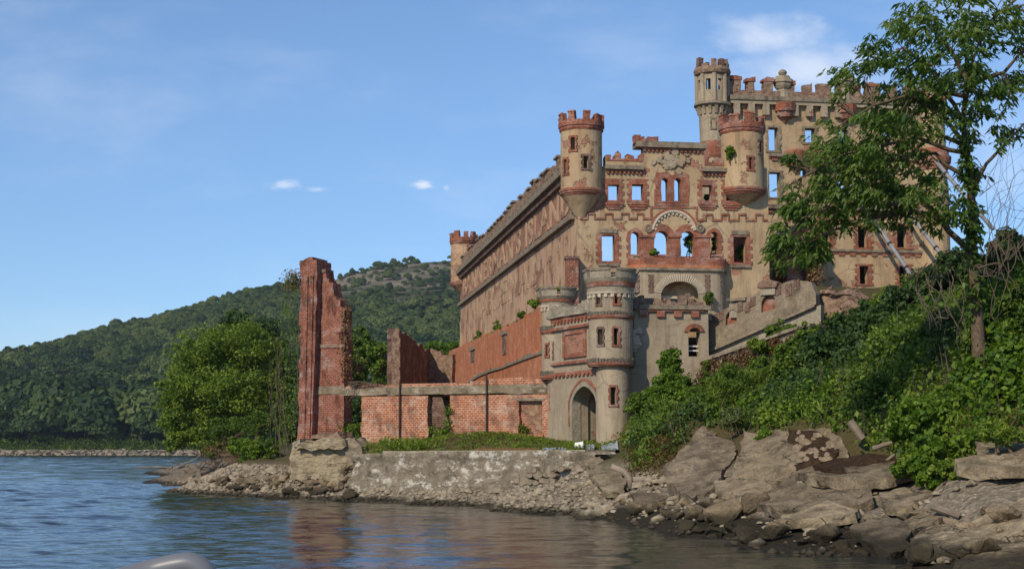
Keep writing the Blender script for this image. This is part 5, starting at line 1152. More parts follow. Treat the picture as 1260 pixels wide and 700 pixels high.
# tall pillar ruin
pwl = lw.off(.02); pq = pwl.px; Pp = thing('brick_pillar_ruin', 'tall narrow ruined brick pillar with a ragged sloping top, left end of the low wall', 'brick ruin', pwl.p(-2, 3.3))
bx = pwl.off(.55)
pil = bx.poly([(365.5, 546), (367.5, 470), (369.5, 322.5), (389.5, 322), (390.5, 335), (386, 470), (383, 546)])
mk('buttress', rough(MB().prism(bx, rag(pil[:3], .5, .0, .08, 3) + pil[3:], (), -1.9, 0), .5, .05, 9, 1.3, 4), M['brick_tower'], Pp)
a, b = bx.px(368.5, 322.3), bx.px(391, 319.5); mk('buttress_cap', MB().prism(bx, rag([(a[0] + .03, a[1] - .2), (a[0] + .03, b[1] + .05), ((a[0] + b[0]) / 2, b[1] + .12), (b[0] - .05, b[1] - .02), (b[0] - .05, a[1] - .2)], .25, .07, .06, 4), (), -1.95, .04), M['brick_tower'], Pp)
for x0, x1, k in ((373, 374.2, 0), (379.5, 380.8, 1)):
    a, b = bx.px(x0 - 1.2, 540), bx.px(x1 - .2, 340); mk('brick_rib', MB().prism(bx, [(a[0], a[1]), (b[0] + .1, b[1]), (b[0] + .32, b[1]), (a[0] + .2, a[1])], (), -.1, .08 + .01 * k), M['brick_tower'], Pp)
st_ = [(383, 546), (388, 470), (390.5, 336), (392, 333), (400.5, 333.5), (401, 342), (405, 348), (409, 354), (411, 362), (416, 369), (418, 375), (423.5, 381), (424.5, 420), (423.5, 470), (422, 546)]
sp = pwl.poly(st_); mk('wall_stub', rough(MB().prism(pwl, sp[:3] + rag(sp[2:12], .35, .12, .08, 7)[1:] + sp[12:], (), -1.1, 0), .5, .045, 2, 1.5, 4), M['brick_tower'], Pp)
for y0, y1, k in ((423, 428.5, 0), (475, 485, 1)):
    a, b = pwl.px(386.5 if k == 0 else 385, y1), pwl.px(424.3, y0); mk('stone_course', MB().box(pwl, a[0], a[1], b[0], b[1], -.2, .05), M['rubble' if k == 0 else 'concrete_band'], Pp)
a, b = pwl.px(393, 337), pwl.px(401.5, 333); mk('broken_cap', MB().box(pwl, a[0], b[1] - .1, b[0], b[1] + .1, -1.0, .08), M['brick_dark'], Pp)
# masonry footing under the pillar
fw = two(358, 95.6, 440, 94.2)
ft = thing('stone_footing', 'crumbling pale stone footing block under the tall brick pillar', 'footing', fw.p(2, 1.4))
def rough_block(mb, fr, px_poly, d0, d1, seed, jit=.06, cuts=3):
    sub = MB().prism(fr, rag(fr.poly(px_poly) + [fr.poly(px_poly)[0]], .35, jit, 0, seed)[:-1], (), d0, d1); return mb.add(sub.v, sub.f)
for k, (pp_, d0, d1, mm) in enumerate((([(358, 590), (357, 560), (359, 549), (440, 550), (437, 590)], -2.6, .0, 'footing'), ([(369, 553), (369, 545), (395, 540), (428, 541), (432, 549), (422, 552.5)], -2.4, .42, 'footing'),
                                   ([(384, 541.5), (386, 536), (396, 532), (404, 534), (416, 533), (422, 541)], -1.9, .2, 'rubble'), ([(362, 549), (360, 544), (368, 541), (371, 549)], -1.4, .1, 'concrete'), ([(424, 551), (428, 543), (436, 539), (445, 546), (446, 560), (430, 570)], -1.9, .15, 'stone'))):
    mb = MB(); rough_block(mb, fw, pp_, d0, d1, k + 2, .1); mk('stone_course', rough(mb, .3, .13, k + 3), M[mm], ft)
# stepped orange brick wall along the flank
b1 = side.off(1.15); bq = b1.px
bw = thing('stepped_brick_wall', 'orange red brick wall with a ragged sloping top against the lettered flank', 'brick ruin', b1.p(-25, 3.4))
tops = b1.poly([(552.5, 470), (552.5, 433), (560, 430), (572, 424), (583, 418), (592, 414), (604, 410), (615, 406), (630, 397), (645, 389), (660, 381), (672, 374), (680, 371)])
mk('brick_body', MB().prism(b1, [(tops[0][0], 1)] + rag(tops[1:], 1.0, .14, .1, 9) + [(-.6, tops[-1][1]), (-.6, 1)], (), -1.14, 0), M['brick_base'], bw)
for k, (x, y0, y1) in enumerate(((582, 430, 446), (621, 411, 437))):
    a, b = bq(x - 2.3, y1), bq(x + 2.3, y0); mk('blind_slot', MB().box(b1, a[0], a[1], b[0], b[1], -.1, .06), M['brick_dark'], bw)
    mk('slot_lintel', MB().box(b1, a[0] - .35, b[1] + .003, b[0] + .35, b[1] + .3, -.1, .16), M['stone'], bw)
b2 = b1.off(.75); t2 = b2.poly([(566, 478), (580, 466), (592, 459), (604, 454), (618, 450), (640, 441), (664, 432), (676, 428)])
mk('lower_brick_body', MB().prism(b2, [(t2[0][0], 1)] + rag(t2, 1.0, .16, .1, 10) + [(-.4, t2[-1][1]), (-.4, 1)], (), -.74, 0), M['brick_base'], bw)
mk('broken_ledge', MB().prism(b2, rag(t2, 1.0, .1, .08, 11) + [(a_, b_ - .22) for a_, b_ in reversed(t2)], (), -.5, .1), M['stone'], bw)
# dark ruin further back
r1 = Fr((at(486, 552, 110).x, 110), (.113, .994)); r1.N = Vector((.994, -.113))
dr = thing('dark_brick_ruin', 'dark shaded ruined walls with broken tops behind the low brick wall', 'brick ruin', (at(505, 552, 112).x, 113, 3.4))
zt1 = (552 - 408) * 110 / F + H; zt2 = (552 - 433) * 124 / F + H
mk('receding_wall', MB().prism(r1, rag([(0, 2), (0, zt1), (1.5, zt1 + .1), (15, zt2), (15, 2)], .7, .2, .1, 3), (), -.62, 0), M['brick_dark'], dr)  # shade on this face is put into the dark brick colour
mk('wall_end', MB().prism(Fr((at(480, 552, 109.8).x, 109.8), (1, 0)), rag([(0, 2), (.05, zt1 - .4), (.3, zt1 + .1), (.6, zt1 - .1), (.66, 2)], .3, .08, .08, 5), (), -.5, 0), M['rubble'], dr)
r2 = two(518, 124.5, 557, 123.5)
mk('back_wall', MB().prism(r2, rag(r2.poly([(518, 480), (518, 441), (527, 436), (529, 430), (541, 431), (544, 437), (556, 436), (557, 480)]), .4, .15, .1, 6), (), -.6, 0), M['rubble'], dr)

# ------------------------------------------------------------------ sea wall and quay
swl = two(436, 92.6, 737, 78.5); sq = swl.px
sea = thing('sea_wall', 'long grey concrete quay wall streaked with white lime above the gravel beach', 'sea wall', swl.p(8, 1))
L_ = sq(733, 580)[0]
top = rag(swl.poly([(437, 560), (452, 557), (500, 557), (560, 555.5), (640, 555), (700, 554.5), (728, 556), (737, 562)]), .9, .05, 0, 3)
mb = MB(); nu = 120; nz = 12; uu = np.linspace(0, L_, nu); tz = np.interp(uu, [a for a, b in top], [b for a, b in top])
vs = []
for j in range(nz + 1):
    for i in range(nu):
        z = .2 + (tz[i] - .2) * j / nz; p_ = Vector((uu[i] * .8, z * 1.7, 3)); d = noise.noise(p_) * .16 + noise.noise(p_ * 3.1) * .09 + (.35 if z < 1.25 + .3 * noise.noise(Vector((uu[i] * .4, 9, 1))) else 0) + .12 * (z < 2.0) + .5 * max(0, noise.noise(Vector((uu[i] * .25, z * .5, 5))) - .15) * (j < nz)
        if z > tz[i] - .3: d = .06 + .05 * noise.noise(p_ * 2)
        vs.append(swl.p(uu[i], z, d))
for i in range(nu): vs.append(swl.p(uu[i], tz[i] + .02, -1.6 + .3 * noise.noise(Vector((uu[i], 1, 1)))))
nn_ = nu; mb.add(vs, [(j * nn_ + i, j * nn_ + i + 1, (j + 1) * nn_ + i + 1, (j + 1) * nn_ + i) for j in range(nz + 1) for i in range(nu - 1)])
mk('wall_face', mb, M['sea_wall'], sea, smoothf=True)
mk('capping', MB().prism(swl, [(sq(470, 556)[0], 2.4), (sq(470, 556)[0], sq(540, 554.8)[1]), (L_ - .8, sq(700, 553.2)[1]), (L_ - .8, 2.4)], (), -2.4, -.06), M['concrete'], sea)
mb = MB(); r = random.Random(8)
for i in range(34):
    u, z = sq(r.uniform(640, 722), r.choice((577, 585, 592)) + r.uniform(-2, 2)); s = r.uniform(.16, .3)
    o_ = [(u + s * 1.35 * math.cos(a) * r.uniform(.85, 1.1), z + s * .72 * math.sin(a) * r.uniform(.85, 1.1)) for a in (0, .8, 1.6, 2.4, 3.2, 4, 4.8, 5.6)]
    mb.prism(swl, o_, (), .1, .52 + r.uniform(-.03, .06))
mk('facing_stones', mb, M['stone'], sea)
# leaning broken slabs: corners (px, py, Y), thickness
def slab(name, label, cat, corners, th, m='slab', seed=0, jit=.05, grp=None, parent=None, cuts=4, sag=0.):
    P_ = [at(*c) for c in corners]; c0 = sum(P_, Vector()) / len(P_)
    nrm = Vector()
    for i in range(len(P_)): nrm += (P_[i] - c0).cross(P_[(i + 1) % len(P_)] - c0)
    nrm.normalize()
    if nrm.dot(Vector((0, 0, H)) - c0) < 0: nrm = -nrm
    ax = (P_[1] - P_[0]).normalized(); ax = (ax - nrm * ax.dot(nrm)).normalized(); ay = nrm.cross(ax); r = random.Random(seed)
    q = [((p - c0).dot(ax), (p - c0).dot(ay)) for p in P_]
    q = rag(q + [q[0]], .45, 0, 0, seed)[:-1]
    q = [(a + r.uniform(-jit, jit) * 1.6, b + r.uniform(-jit, jit) * 1.6) for a, b in q]
    bm = bmesh.new(); lo = [bm.verts.new(c0 + ax * a * r.uniform(.97, 1.06) + ay * b * r.uniform(.97, 1.06) - nrm * th * r.uniform(.85, 1.1)) for a, b in q]; hi = [bm.verts.new(c0 + ax * a + ay * b) for a, b in q]
    n = len(q); bm.faces.new(hi); bm.faces.new(lo[::-1])
    for i in range(n): bm.faces.new((hi[i], lo[i], lo[(i + 1) % n], hi[(i + 1) % n]))
    bmesh.ops.triangulate(bm, faces=bm.faces)
    for _ in range(4):
        es = [e for e in bm.edges if e.calc_length() > .28]
        bmesh.ops.subdivide_edges(bm, edges=es, cuts=1); bmesh.ops.triangulate(bm, faces=[f for f in bm.faces if len(f.verts) > 3])
    for v in bm.verts:
        h_ = noise.noise(v.co * .55 + Vector((seed * 3., 0, 0))); h_ = math.floor(h_ * 5) / 5
        d = noise.noise_vector(v.co * .8) * .09 + noise.noise_vector(v.co * 3.1) * .05 + noise.noise_vector(v.co * 8) * .03 + nrm * (h_ * .22); v.co += d
    mb = MB(); mb.add([v.co[:] for v in bm.verts], [[v.index for v in f.verts] for f in (bm.verts.index_update() or bm.faces)]); bm.free()
    o = mk(name, mb, M[m], parent, loc=c0 if parent is None else None)
    if parent is None: tag(o, label, cat, grp)
    return o
for k, (nm_, lab, cs_, th) in enumerate(SL):
    o = slab(nm_, lab, 'slab' if nm_ == 'concrete_slab' else 'wall panel', cs_, th, 'slab_striped' if 'strip' in lab and k < 3 else 'slab', k + 1)
    if nm_ == 'broken_slab':
        pr2 = two(965, 62.0, 1040, 58.5); r = random.Random(3); mb = MB()
        mp = slab('mossy_patch', '', '', [(968, 530, 62.75), (1004, 526, 61.8), (1030, 545, 60.1), (1028, 566, 59.0), (980, 576, 59.4), (966, 560, 60.6)], .1, 'moss', 40, parent=o)
        cP = [at(*c) for c in cs_]; A_, B_, C_ = cP[0], cP[2], cP[5]; pn_ = (B_ - A_).cross(C_ - A_).normalized(); pn_ = pn_ if pn_.y < 0 else -pn_
        e1 = (B_ - A_).normalized(); e2 = pn_.cross(e1); O_ = Vector((0, 0, H))
        for i in range(40):
            x, y = r.uniform(972, 1024), r.uniform(532, 570); d_ = ray(x, y); q = O_ + d_ * ((A_ - O_).dot(pn_) / d_.dot(pn_)) + pn_ * .10; s_ = r.uniform(.12, .26)
            ring = [q + e1 * (s_ * math.cos(a) * r.uniform(.9, 1.2)) + e2 * (s_ * .8 * math.sin(a)) for a in (0, 1, 2, 3.1, 4.2, 5.2)]
            mb.add(ring + [p_ * .4 + q * .6 + pn_ * .09 for p_ in ring], [(k2, (k2 + 1) % 6, 6 + (k2 + 1) % 6, 6 + k2) for k2 in range(6)] + [(6, 7, 8, 9, 10, 11)])
        mk('cobble_facing', mb, M['cobble'], o)
    if 'brown moss' in lab:
        slab('moss_cover', '', '', [(1000, 574.5, 56), (1030, 564, 57.9), (1100, 561, 56.6), (1110, 571, 54.6), (1050, 575, 54.4), (1010, 577, 55)], .08, 'moss', 41, parent=o)
# boulders
def rock_mesh(seed, ang=.5):
    r = random.Random(seed); bm = bmesh.new()
    for i in range(r.randint(11, 16)):
        v = Vector((r.gauss(0, 1), r.gauss(0, 1), r.gauss(0, 1))).normalized(); bm.verts.new((v.x * .5 * r.uniform(.8, 1.1), v.y * .42 * r.uniform(.8, 1.1), v.z * .33 * r.uniform(.8, 1.05)))
    res = bmesh.ops.convex_hull(bm, input=bm.verts)
    bmesh.ops.delete(bm, geom=[v for v in bm.verts if not v.link_faces], context='VERTS')
    bmesh.ops.bevel(bm, geom=list(bm.edges), offset=.035, segments=1, affect='EDGES')
    bmesh.ops.triangulate(bm, faces=bm.faces); bmesh.ops.subdivide_edges(bm, edges=bm.edges, cuts=1); 
    for v in bm.verts: v.co += noise.noise_vector(v.co * 4 + Vector((seed, 0, 0))) * .03 + noise.noise_vector(v.co * 11 + Vector((seed, 0, 0))) * .012
    bmesh.ops.recalc_face_normals(bm, faces=bm.faces)
    me = bpy.data.meshes.new('boulder'); bm.to_mesh(me); bm.free(); me.materials.append(M['rock']); box_uv(me); return me
RM = [rock_mesh(s) for s in range(9)]
RB = random.Random(44)
def boulder(x, y, s, label, group, sink=.25, flat=1.):
    o = bpy.data.objects.new('boulder', RM[RB.randrange(9)]); COL.objects.link(o)
    z = T(x, y); o.location = (x, y, max(z, -.25) + s * .33 * (1 - 2 * sink) * flat)
    o.rotation_euler = (RB.uniform(-.4, .4), RB.uniform(-.4, .4), RB.uniform(0, 6.28)); o.scale = (s * RB.uniform(.85, 1.3), s * RB.uniform(.85, 1.25), s * RB.uniform(.75, 1.1) * flat)
    return tag(o, label, 'boulder', group)
for (px, py, s, lab) in ((968, 648, 1.05, 'pale rounded boulder under the flat slab low by the water'), (1001, 652, .7, 'boulder next right of the pale rounded one at the waterline'), (1026, 646, .62, 'small square boulder under the right end of the flat slab'), (1085, 680, 1.1, 'wet boulder in front of the pointed broken slab'),
                         (893, 640, 1.9, 'broad smooth mud coloured boulder at the waterline'), (792, 628, 1.5, 'smooth low boulder at the right end of the gravel beach'), (930, 630, 1.6, 'large light boulder left of the flat slab'), (845, 622, 1.0, 'light boulder below the striped slab'), (1210, 690, 1.5, 'large pale boulder at the lower right corner')):
    q = hit(px, py, 28, 120); boulder(q.x, q.y, s, lab, 'single boulders on the shore', .3)
cnt = 0
while cnt < 120:
    px, py = RB.uniform(745, 1265), RB.uniform(595, 705)
    lo_ = 612 + (px - 750) * .06; hi2 = 646 + (px - 750) * .16
    if not (lo_ < py < hi2): continue
    q = hit(px, py, 26, 120)
    if q.z < -.15 or q.z > 2.4: continue
    s = RB.uniform(.3, .8) * (1 if RB.random() < .75 else 1.6)
    boulder(q.x, q.y, s, 'broken grey tan boulder in the rubble along the right shore', 'boulders in the rubble along the right shore'); cnt += 1
cnt = 0
while cnt < 110:
    px, py = RB.uniform(222, 445), RB.uniform(576, 617)
    if py > 600 + (px - 222) * .075 or py < 596 - (px - 222) * .1: continue
    q = hit(px, py, 80, 230)
    if q.z < -.2: continue
    boulder(q.x, q.y, RB.uniform(.4, 1.1), 'tan rock in the rough bank below the light green tree', 'rocks of the bank left of the pillar footing'); cnt += 1
# gravel
LVr = []
for s in range(4):
    me = RM[s]; bmv = np.array([v.co[:] for v in me.vertices])
ico = np.array([(0, 0, 1), (.9, 0, .3), (.28, .85, .3), (-.72, .52, .3), (-.72, -.52, .3), (.28, -.85, .3), (.72, .52, -.4), (-.28, .85, -.4), (-.9, 0, -.4), (-.28, -.85, -.4), (.72, -.52, -.4)])
icf = np.array([(0, 1, 2), (0, 2, 3), (0, 3, 4), (0, 4, 5), (0, 5, 1), (1, 6, 2), (2, 7, 3), (3, 8, 4), (4, 9, 5), (5, 10, 1), (2, 6, 7), (3, 7, 8), (4, 8, 9), (5, 9, 10), (1, 10, 6)])
gpts = []
G0 = np.stack([RT.uniform(-30, 16, 90000), RT.uniform(36, 130, 90000)], 1); gz = Tz(G0)
keep = (gz > -.05) & (gz < 1.9) & (RT.random(90000) < np.where(G0[:, 1] < 66, .14, 1)); G0, gz = G0[keep][:17000], gz[keep][:17000]
n = len(G0); sc2 = RT.lognormal(-2.35, .5, n); ro2 = RT.uniform(0, 6.28, n)
V = ico[None] * RT.uniform(.6, 1.25, (n, 11, 1)) * sc2[:, None, None] * np.array([1.2, .9, .6])
ca, sa = np.cos(ro2)[:, None], np.sin(ro2)[:, None]
V = np.stack([V[:, :, 0] * ca - V[:, :, 1] * sa + G0[:, :1], V[:, :, 0] * sa + V[:, :, 1] * ca + G0[:, 1:], V[:, :, 2] + gz[:, None] + .05], 2)
o = np_mesh('beach_gravel', V.reshape(-1, 3), (icf[None] + (np.arange(n) * 11)[:, None, None]).reshape(-1, 3), M['gravel']); o['kind'] = 'stuff'
# ------------------------------------------------------------------ vegetation
def pxy(px, py, Y): q = at(px, py, Y); return (q.x, q.y, q.z)
def blob(px, py, Y, rx, ry=None, rd=None):
    k = Y / F; ry = ry or rx; return (pxy(px, py, Y), (rx * k, (rd or rx) * k, ry * k))
# left bank
Yt = 134
tree('broadleaf_tree', 'big sunlit yellow green tree leaning over the water at the island tip', 'tree', hit(300, 566, 90, 200),
     [blob(250, 440, Yt, 38, 34), blob(300, 432, Yt + 2, 42, 36), blob(225, 485, Yt - 3, 32, 30), blob(280, 490, Yt - 2, 48, 42), blob(325, 480, Yt + 1, 26, 40), blob(220, 525, Yt - 4, 24, 26), blob(255, 535, Yt - 4, 24, 18), blob(212, 545, Yt - 5, 12, 12)],
     M['leaf_light'], 760, 64, .27, .28, clr=.33, tint=.5, tvar=.12)
tree('dense_tree', 'dark dense tree rising behind the yellow green tree', 'tree', pxy(318, 550, 160), [blob(298, 410, 162, 34, 26), blob(330, 425, 160, 26, 34), blob(345, 470, 158, 20, 50), blob(270, 420, 164, 24, 20), blob(352, 520, 150, 18, 30)], M['leaf_dark'], 300, 60, .42, .3, clr=.28)
tree('dense_tree', 'mid green tree seen between the pillar and the dark ruin', 'tree', pxy(448, 540, 150), [blob(440, 428, 152, 26, 26), blob(460, 445, 150, 24, 30), blob(432, 465, 149, 22, 26), blob(465, 480, 149, 22, 20)], M['leaf_mid'], 220, 60, .36, .25, clr=.28)
tree('dense_tree', 'dark tree glimpsed through the doorway beside the pillar', 'tree', pxy(435, 548, 128), [blob(430, 510, 128, 22, 24), blob(452, 502, 130, 20, 26)], M['leaf_dark'], 90, 50, .3, .15)
tree('small_tree', 'light green saplings showing above the ruin, below the far turret', 'tree', pxy(545, 520, 175), [blob(535, 432, 176, 18, 12), blob(556, 428, 178, 14, 10), blob(565, 440, 178, 12, 18), blob(515, 440, 178, 12, 14)], M['leaf_bright'], 120, 40, .36, .14)
def shrub(name, label, cat, blobs, m, nclump, nleaf, size, stems=5, tint=.5, clr=.3, droop=0., asp=.55, base=None, tvar=.18, group=None):
    b0 = Vector(base) if base else Vector((blobs[0][0][0], blobs[0][0][1], blobs[0][0][2] - blobs[0][1][2]))
    t = thing(name, label, cat, b0, group); fo = Fol(); crown(fo, blobs, nclump, nleaf, size, tint, tvar, clr, asp, droop); fo.build('foliage', m, t)
    mb = MB()
    for i in range(stems): c, r_ = blobs[i % len(blobs)]; limb(mb, b0 + Vector((random.uniform(-.4, .4), random.uniform(-.3, .3), -.3)), Vector(c) + Vector((random.uniform(-1, 1) * r_[0] * .5, 0, r_[2] * .3)), .05, .012, 5, .2, 5)
    mk('stem', mb, M['bark'], t, smoothf=True, uv=False, recalc=False); return t
shrub('bush', 'bright green bush on the rocks left of the pillar footing', 'bush', [blob(312, 553, 112, 22, 17), blob(338, 548, 111, 14, 18), blob(292, 548, 114, 14, 12)], M['leaf_bright'], 120, 60, .2)
shrub('bush', 'brownish green scrub between the tall tree and the bright bush', 'bush', [blob(275, 528, 122, 26, 14), blob(315, 522, 120, 28, 16), blob(345, 520, 117, 16, 24), blob(262, 552, 122, 18, 12)], M['leaf_mid'], 150, 50, .2, 6, .3)
fo = Fol()
for i in range(60): p = pxy(RT.uniform(245, 300), RT.uniform(545, 572), RT.uniform(119, 124)); fo.clump(p, (.7, .6, .5), 24, .28, RT.uniform(.2, .9), asp=.16, droop=-.3)
tag(fo.build('dry_brush', M['leaf_dry'], loc=pxy(270, 575, 122)), 'dead brown brush overhanging the rocks under the light green tree', 'brush')
r = random.Random(33)
for i in range(26):
    mb = MB()
    x = r.uniform(205, 268); q = hit(x, r.uniform(577, 584), 100, 175); q.z = max(q.z, .1); L = r.uniform(.7, 2.2); a = r.uniform(-.5, .5)
    limb(mb, q + Vector((0, 0, .1)), q + Vector((L * math.cos(a) * r.choice((-1, 1)), L * math.sin(a), r.uniform(.1, 1.2))), .07, .02, 4, .25, 5)
    tag(mk('driftwood', mb, M['wood_grey'], loc=q, uv=False, recalc=False), 'bleached driftwood branch in the tangle at the tip of the island', 'driftwood', 'driftwood at the tip of the island')
for k, (x0, y0, x1, y1, Y) in enumerate(((300, 582, 343, 574, 104), (244, 584, 256, 580, 118))):
    mb = MB(); limb(mb, pxy(x0, y0, Y), pxy(x1, y1, Y + 1), .24, .14, 6, .06, 9); tag(mk('log', mb, M['wood_grey'], loc=pxy(x0, y0, Y), uv=False, recalc=False), ('long bleached log lying below the bright green bush', 'short log on the rocks near the island tip')[k], 'log')
# bare creepers round the pillar
def vines(name, label, cat, starts, m, n, rad, seed, spread=.5, grow=1., parent=None):
    r = random.Random(seed); mb = MB()
    for i in range(n):
        a, b = r.choice(starts); a = Vector(a); b = Vector(b); k = 9; pts = []; off = Vector((r.uniform(-1, 1), r.uniform(-.5, .5), r.uniform(-.3, .3))) * spread; ph = r.uniform(0, 6)
        for j in range(k): t = j / (k - 1); pts.append(a.lerp(b, t * r.uniform(.97, 1.03) * grow) + off * math.sin(t * 2.6 + .3) + Vector((math.sin(ph + t * 7), 0, math.cos(ph * 2 + t * 6))) * spread * .35)
        mb.tube(pts, [rad * (1 - .75 * j / (k - 1)) * r.uniform(.8, 1.1) for j in range(k)], 5, False)
    o = mk(name, mb, m, parent, loc=starts[0][0] if parent is None else None, uv=False, recalc=False)
    if parent is None: tag(o, label, cat)
    return o
vines('bare_creeper', 'tangle of bare pale creeper stems climbing left of the brick pillar', 'creeper', [(pxy(352, 560, 97.5), pxy(350, 390, 97.5)), (pxy(360, 560, 97.2), pxy(362, 345, 97)), (pxy(345, 550, 98.5), pxy(340, 440, 98))], M['twig'], 15, .022, 4, .6)
fo = Fol()
for i in range(90): x, y = RT.uniform(346, 366), RT.uniform(340, 545); fo.clump(pxy(x, y, 97.3), (.35, .3, .5), 16, .16, RT.uniform(.2, .9))
tag(fo.build('creeper', M['leaf_mid'], loc=pxy(356, 550, 97.3)), 'leafy green creeper on the left edge of the brick pillar', 'creeper')
fo = Fol()
for i in range(70): x, y = 424 + RT.normal() * 3, RT.uniform(372, 470); fo.clump(pwl.p(pq(x, y)[0], pq(x, y)[1], -.1), (.28, .4, .45), 16, .17, RT.uniform(.1, .9))
for i in range(24): x, y = RT.uniform(425, 442), RT.uniform(440, 468); fo.clump(pxy(x, y, 99), (.5, .4, .4), 18, .18, RT.uniform(.3, .9))
tag(fo.build('dry_creeper', M['leaf_dry'], loc=pxy(424, 470, 97)), 'orange brown dry creeper along the right edge of the brick pillar', 'creeper')
fo = Fol()
for i in range(40): u = RT.uniform(lq(360, 330)[0], lq(395, 330)[0]); fo.clump(pxy(RT.uniform(352, 368), RT.uniform(336, 356), 98), (.5, .4, .4), 14, .15, RT.random())
tag(fo.build('dry_creeper', M['leaf_dry'], loc=pxy(358, 350, 98)), 'dead creeper sprouting near the top of the brick pillar', 'creeper')
vines('bare_creeper', 'dead trailing stems along the top of the low wall right of the pillar', 'creeper', [(pxy(428, 472, 96), pxy(470, 474, 95.4)), (pxy(440, 470, 96), pxy(425, 500, 96))], M['twig'], 18, .02, 9, .3)
# growth along the flank ledge, doorways, walls
for k, (px, py, rr, lab) in enumerate(((607, 402, 8, 'small bright bush growing on the stepped brick wall'), (634, 385, 5, 'tuft on the stepped brick wall below the lettered flank'), (648, 374, 7, 'tall grassy plant on the stepped wall beside the smaller gate tower'), (583, 413, 6, 'left end bush on the stepped brick wall'), (658, 366, 5, 'weed nearest the smaller gate tower on the stepped wall'))):
    u, z = bq(px, py + 4); p = b1.p(u, z, -.5); s = rr * (p[1]) / F
    shrub('wall_plant', lab, 'plant', [((p[0], p[1], p[2] + s * .5), (s, s, s))], M['leaf_bright' if k % 2 == 0 else 'leaf_mid'], 16, 34, .24, 2, clr=.5)
fo = Fol()
for i in range(60): x = RT.uniform(568, 668); u, z = bq(x, np.interp(x, [568, 592, 630, 672], [426, 414, 397, 374])); fo.clump(b1.p(u, z - .05, -.5), (.6, .4, .18), 14, .2, RT.random())
o = tag(fo.build('wall_top_weeds', M['leaf_mid'], loc=b1.p(-20, 8)), 'thin weeds along the sloping top of the stepped brick wall', 'weeds')
for k, (x0, x1, y0, y1, n, lab) in enumerate(((548, 556, 492, 548, 40, 'green creeper hanging in the right side of the middle doorway'), (420, 445, 522, 548, 44, 'weeds filling the foot of the doorway beside the pillar'), (529, 556, 526, 552, 50, 'low bush at the foot of the middle doorway'), (640, 648, 522, 534, 8, 'small weed on the sill of the bricked up recess'))):
    fo = Fol()
    for i in range(n): u, z = lq(RT.uniform(x0, x1), RT.uniform(y0, y1)); fo.clump(lw.p(u, z, RT.uniform(-.5, .3) if k < 3 else .0), (.28, .28, .25), 22, .15, RT.uniform(.2, .9))
    u, z = lq((x0 + x1) / 2, y1); tag(fo.build('doorway_creeper' if k == 0 else 'weed_clump', M['leaf_mid' if k != 2 else 'leaf_bright'], loc=lw.p(u, z)), lab, 'creeper' if k == 0 else 'weeds')
# grass and weeds on the quay
fo, fo2 = Fol(), Fol()
for i in range(2000):
    u = RT.uniform(sq(438, 556)[0], sq(700, 554)[0]); d = -RT.uniform(.3, 11) ** 1.0; p = swl.p(u, 0, d)
    f = lw.P
    if (Vector((p[0], p[1])) - lw.P).dot(lw.N) < .1: continue
    x = 630 + F * p[0] / p[1]; z = T(p[0], p[1])
    (fo2 if RT.random() < .16 else fo).clump((p[0], p[1], max(z, 2.7) + .1), (.35, .35, .16), 20, .15, RT.uniform(.2, .95), asp=.3, droop=-.4)
for i in range(110): u = RT.uniform(sq(440, 556)[0], sq(500, 554)[0]); p = swl.p(u, 0, -RT.uniform(.3, 4)); fo.clump((p[0], p[1], 3.1 + RT.uniform(0, .4)), (.4, .4, .3), 26, .16, RT.uniform(.3, 1))
o = fo.build('quay_grass', M['leaf_light'], loc=swl.p(5, 3)); o['kind'] = 'stuff'
o = fo2.build('quay_weeds', M['leaf_red'], loc=swl.p(5, 3)); o['kind'] = 'stuff'
# the right slope: ground cover
fo, fo2, fo3, fo4, fo5 = Fol(), Fol(), Fol(), Fol(), Fol()
n = 11000; XY = np.stack([RT.uniform(4.5, 34, n), RT.uniform(44, 104, n)], 1); ZZ = Tz(XY)
pxs = 630 + F * XY[:, 0] / XY[:, 1]; pys = 552 - F * (ZZ - H) / XY[:, 1]
lim = np.interp(pxs, [770, 800, 830, 870, 905, 1000, 1050, 1090, 1130, 1200, 1260], [606, 592, 552, 530, 538, 530, 536, 572, 582, 560, 545])
for i in range(n):
    x, y, z = XY[i, 0], XY[i, 1], ZZ[i]
    if pxs[i] < 776 or pxs[i] > 1330 or z < 2.1 or pys[i] > lim[i] - 2: continue
    v2 = Vector((x, y))
    dd_ = (v2 - rw.P).dot(rw.N)
    if dd_ < .9 and pxs[i] < 1003: continue
    if dd_ < 4 and pxs[i] < 1003 and RT.random() < .6: continue
    if y > 86 and pxs[i] < 1120: continue
    if y > 92 and pxs[i] > 1010 and (v2 - kas.P).dot(kas.N) < 1: continue
    nz_ = noise.noise(Vector((x * .35, y * .35, 0)))
    f = fo3 if nz_ < -.12 else fo2 if nz_ < .18 else fo
    if RT.random() < .12: f = fo4
    if noise.noise(Vector((x * .8, y * .8, 7))) > .42 and RT.random() < .8: fo5.clump((x, y, z + .35), (.5, .5, .5), 34, .5, RT.uniform(.2, 1), asp=.09, droop=-1.2); continue
    rr = RT.uniform(.45, .85); f.clump((x, y, z + rr * RT.uniform(.0, 1.0)), (rr, rr, rr * .8), 42, RT.choice((.15, .2, .26)), RT.uniform(.2, .85), asp=.6)
for f, m_, nm_ in ((fo, 'leaf_bright', 'bright_undergrowth'), (fo2, 'leaf_mid', 'undergrowth'), (fo3, 'leaf_dark', 'dark_undergrowth'), (fo4, 'leaf_light', 'pale_undergrowth'), (fo5, 'leaf_light', 'tall_grass')):
    o = f.build(nm_, M[m_], loc=(15, 70, 5)); o['kind'] = 'stuff'
fo = Fol()
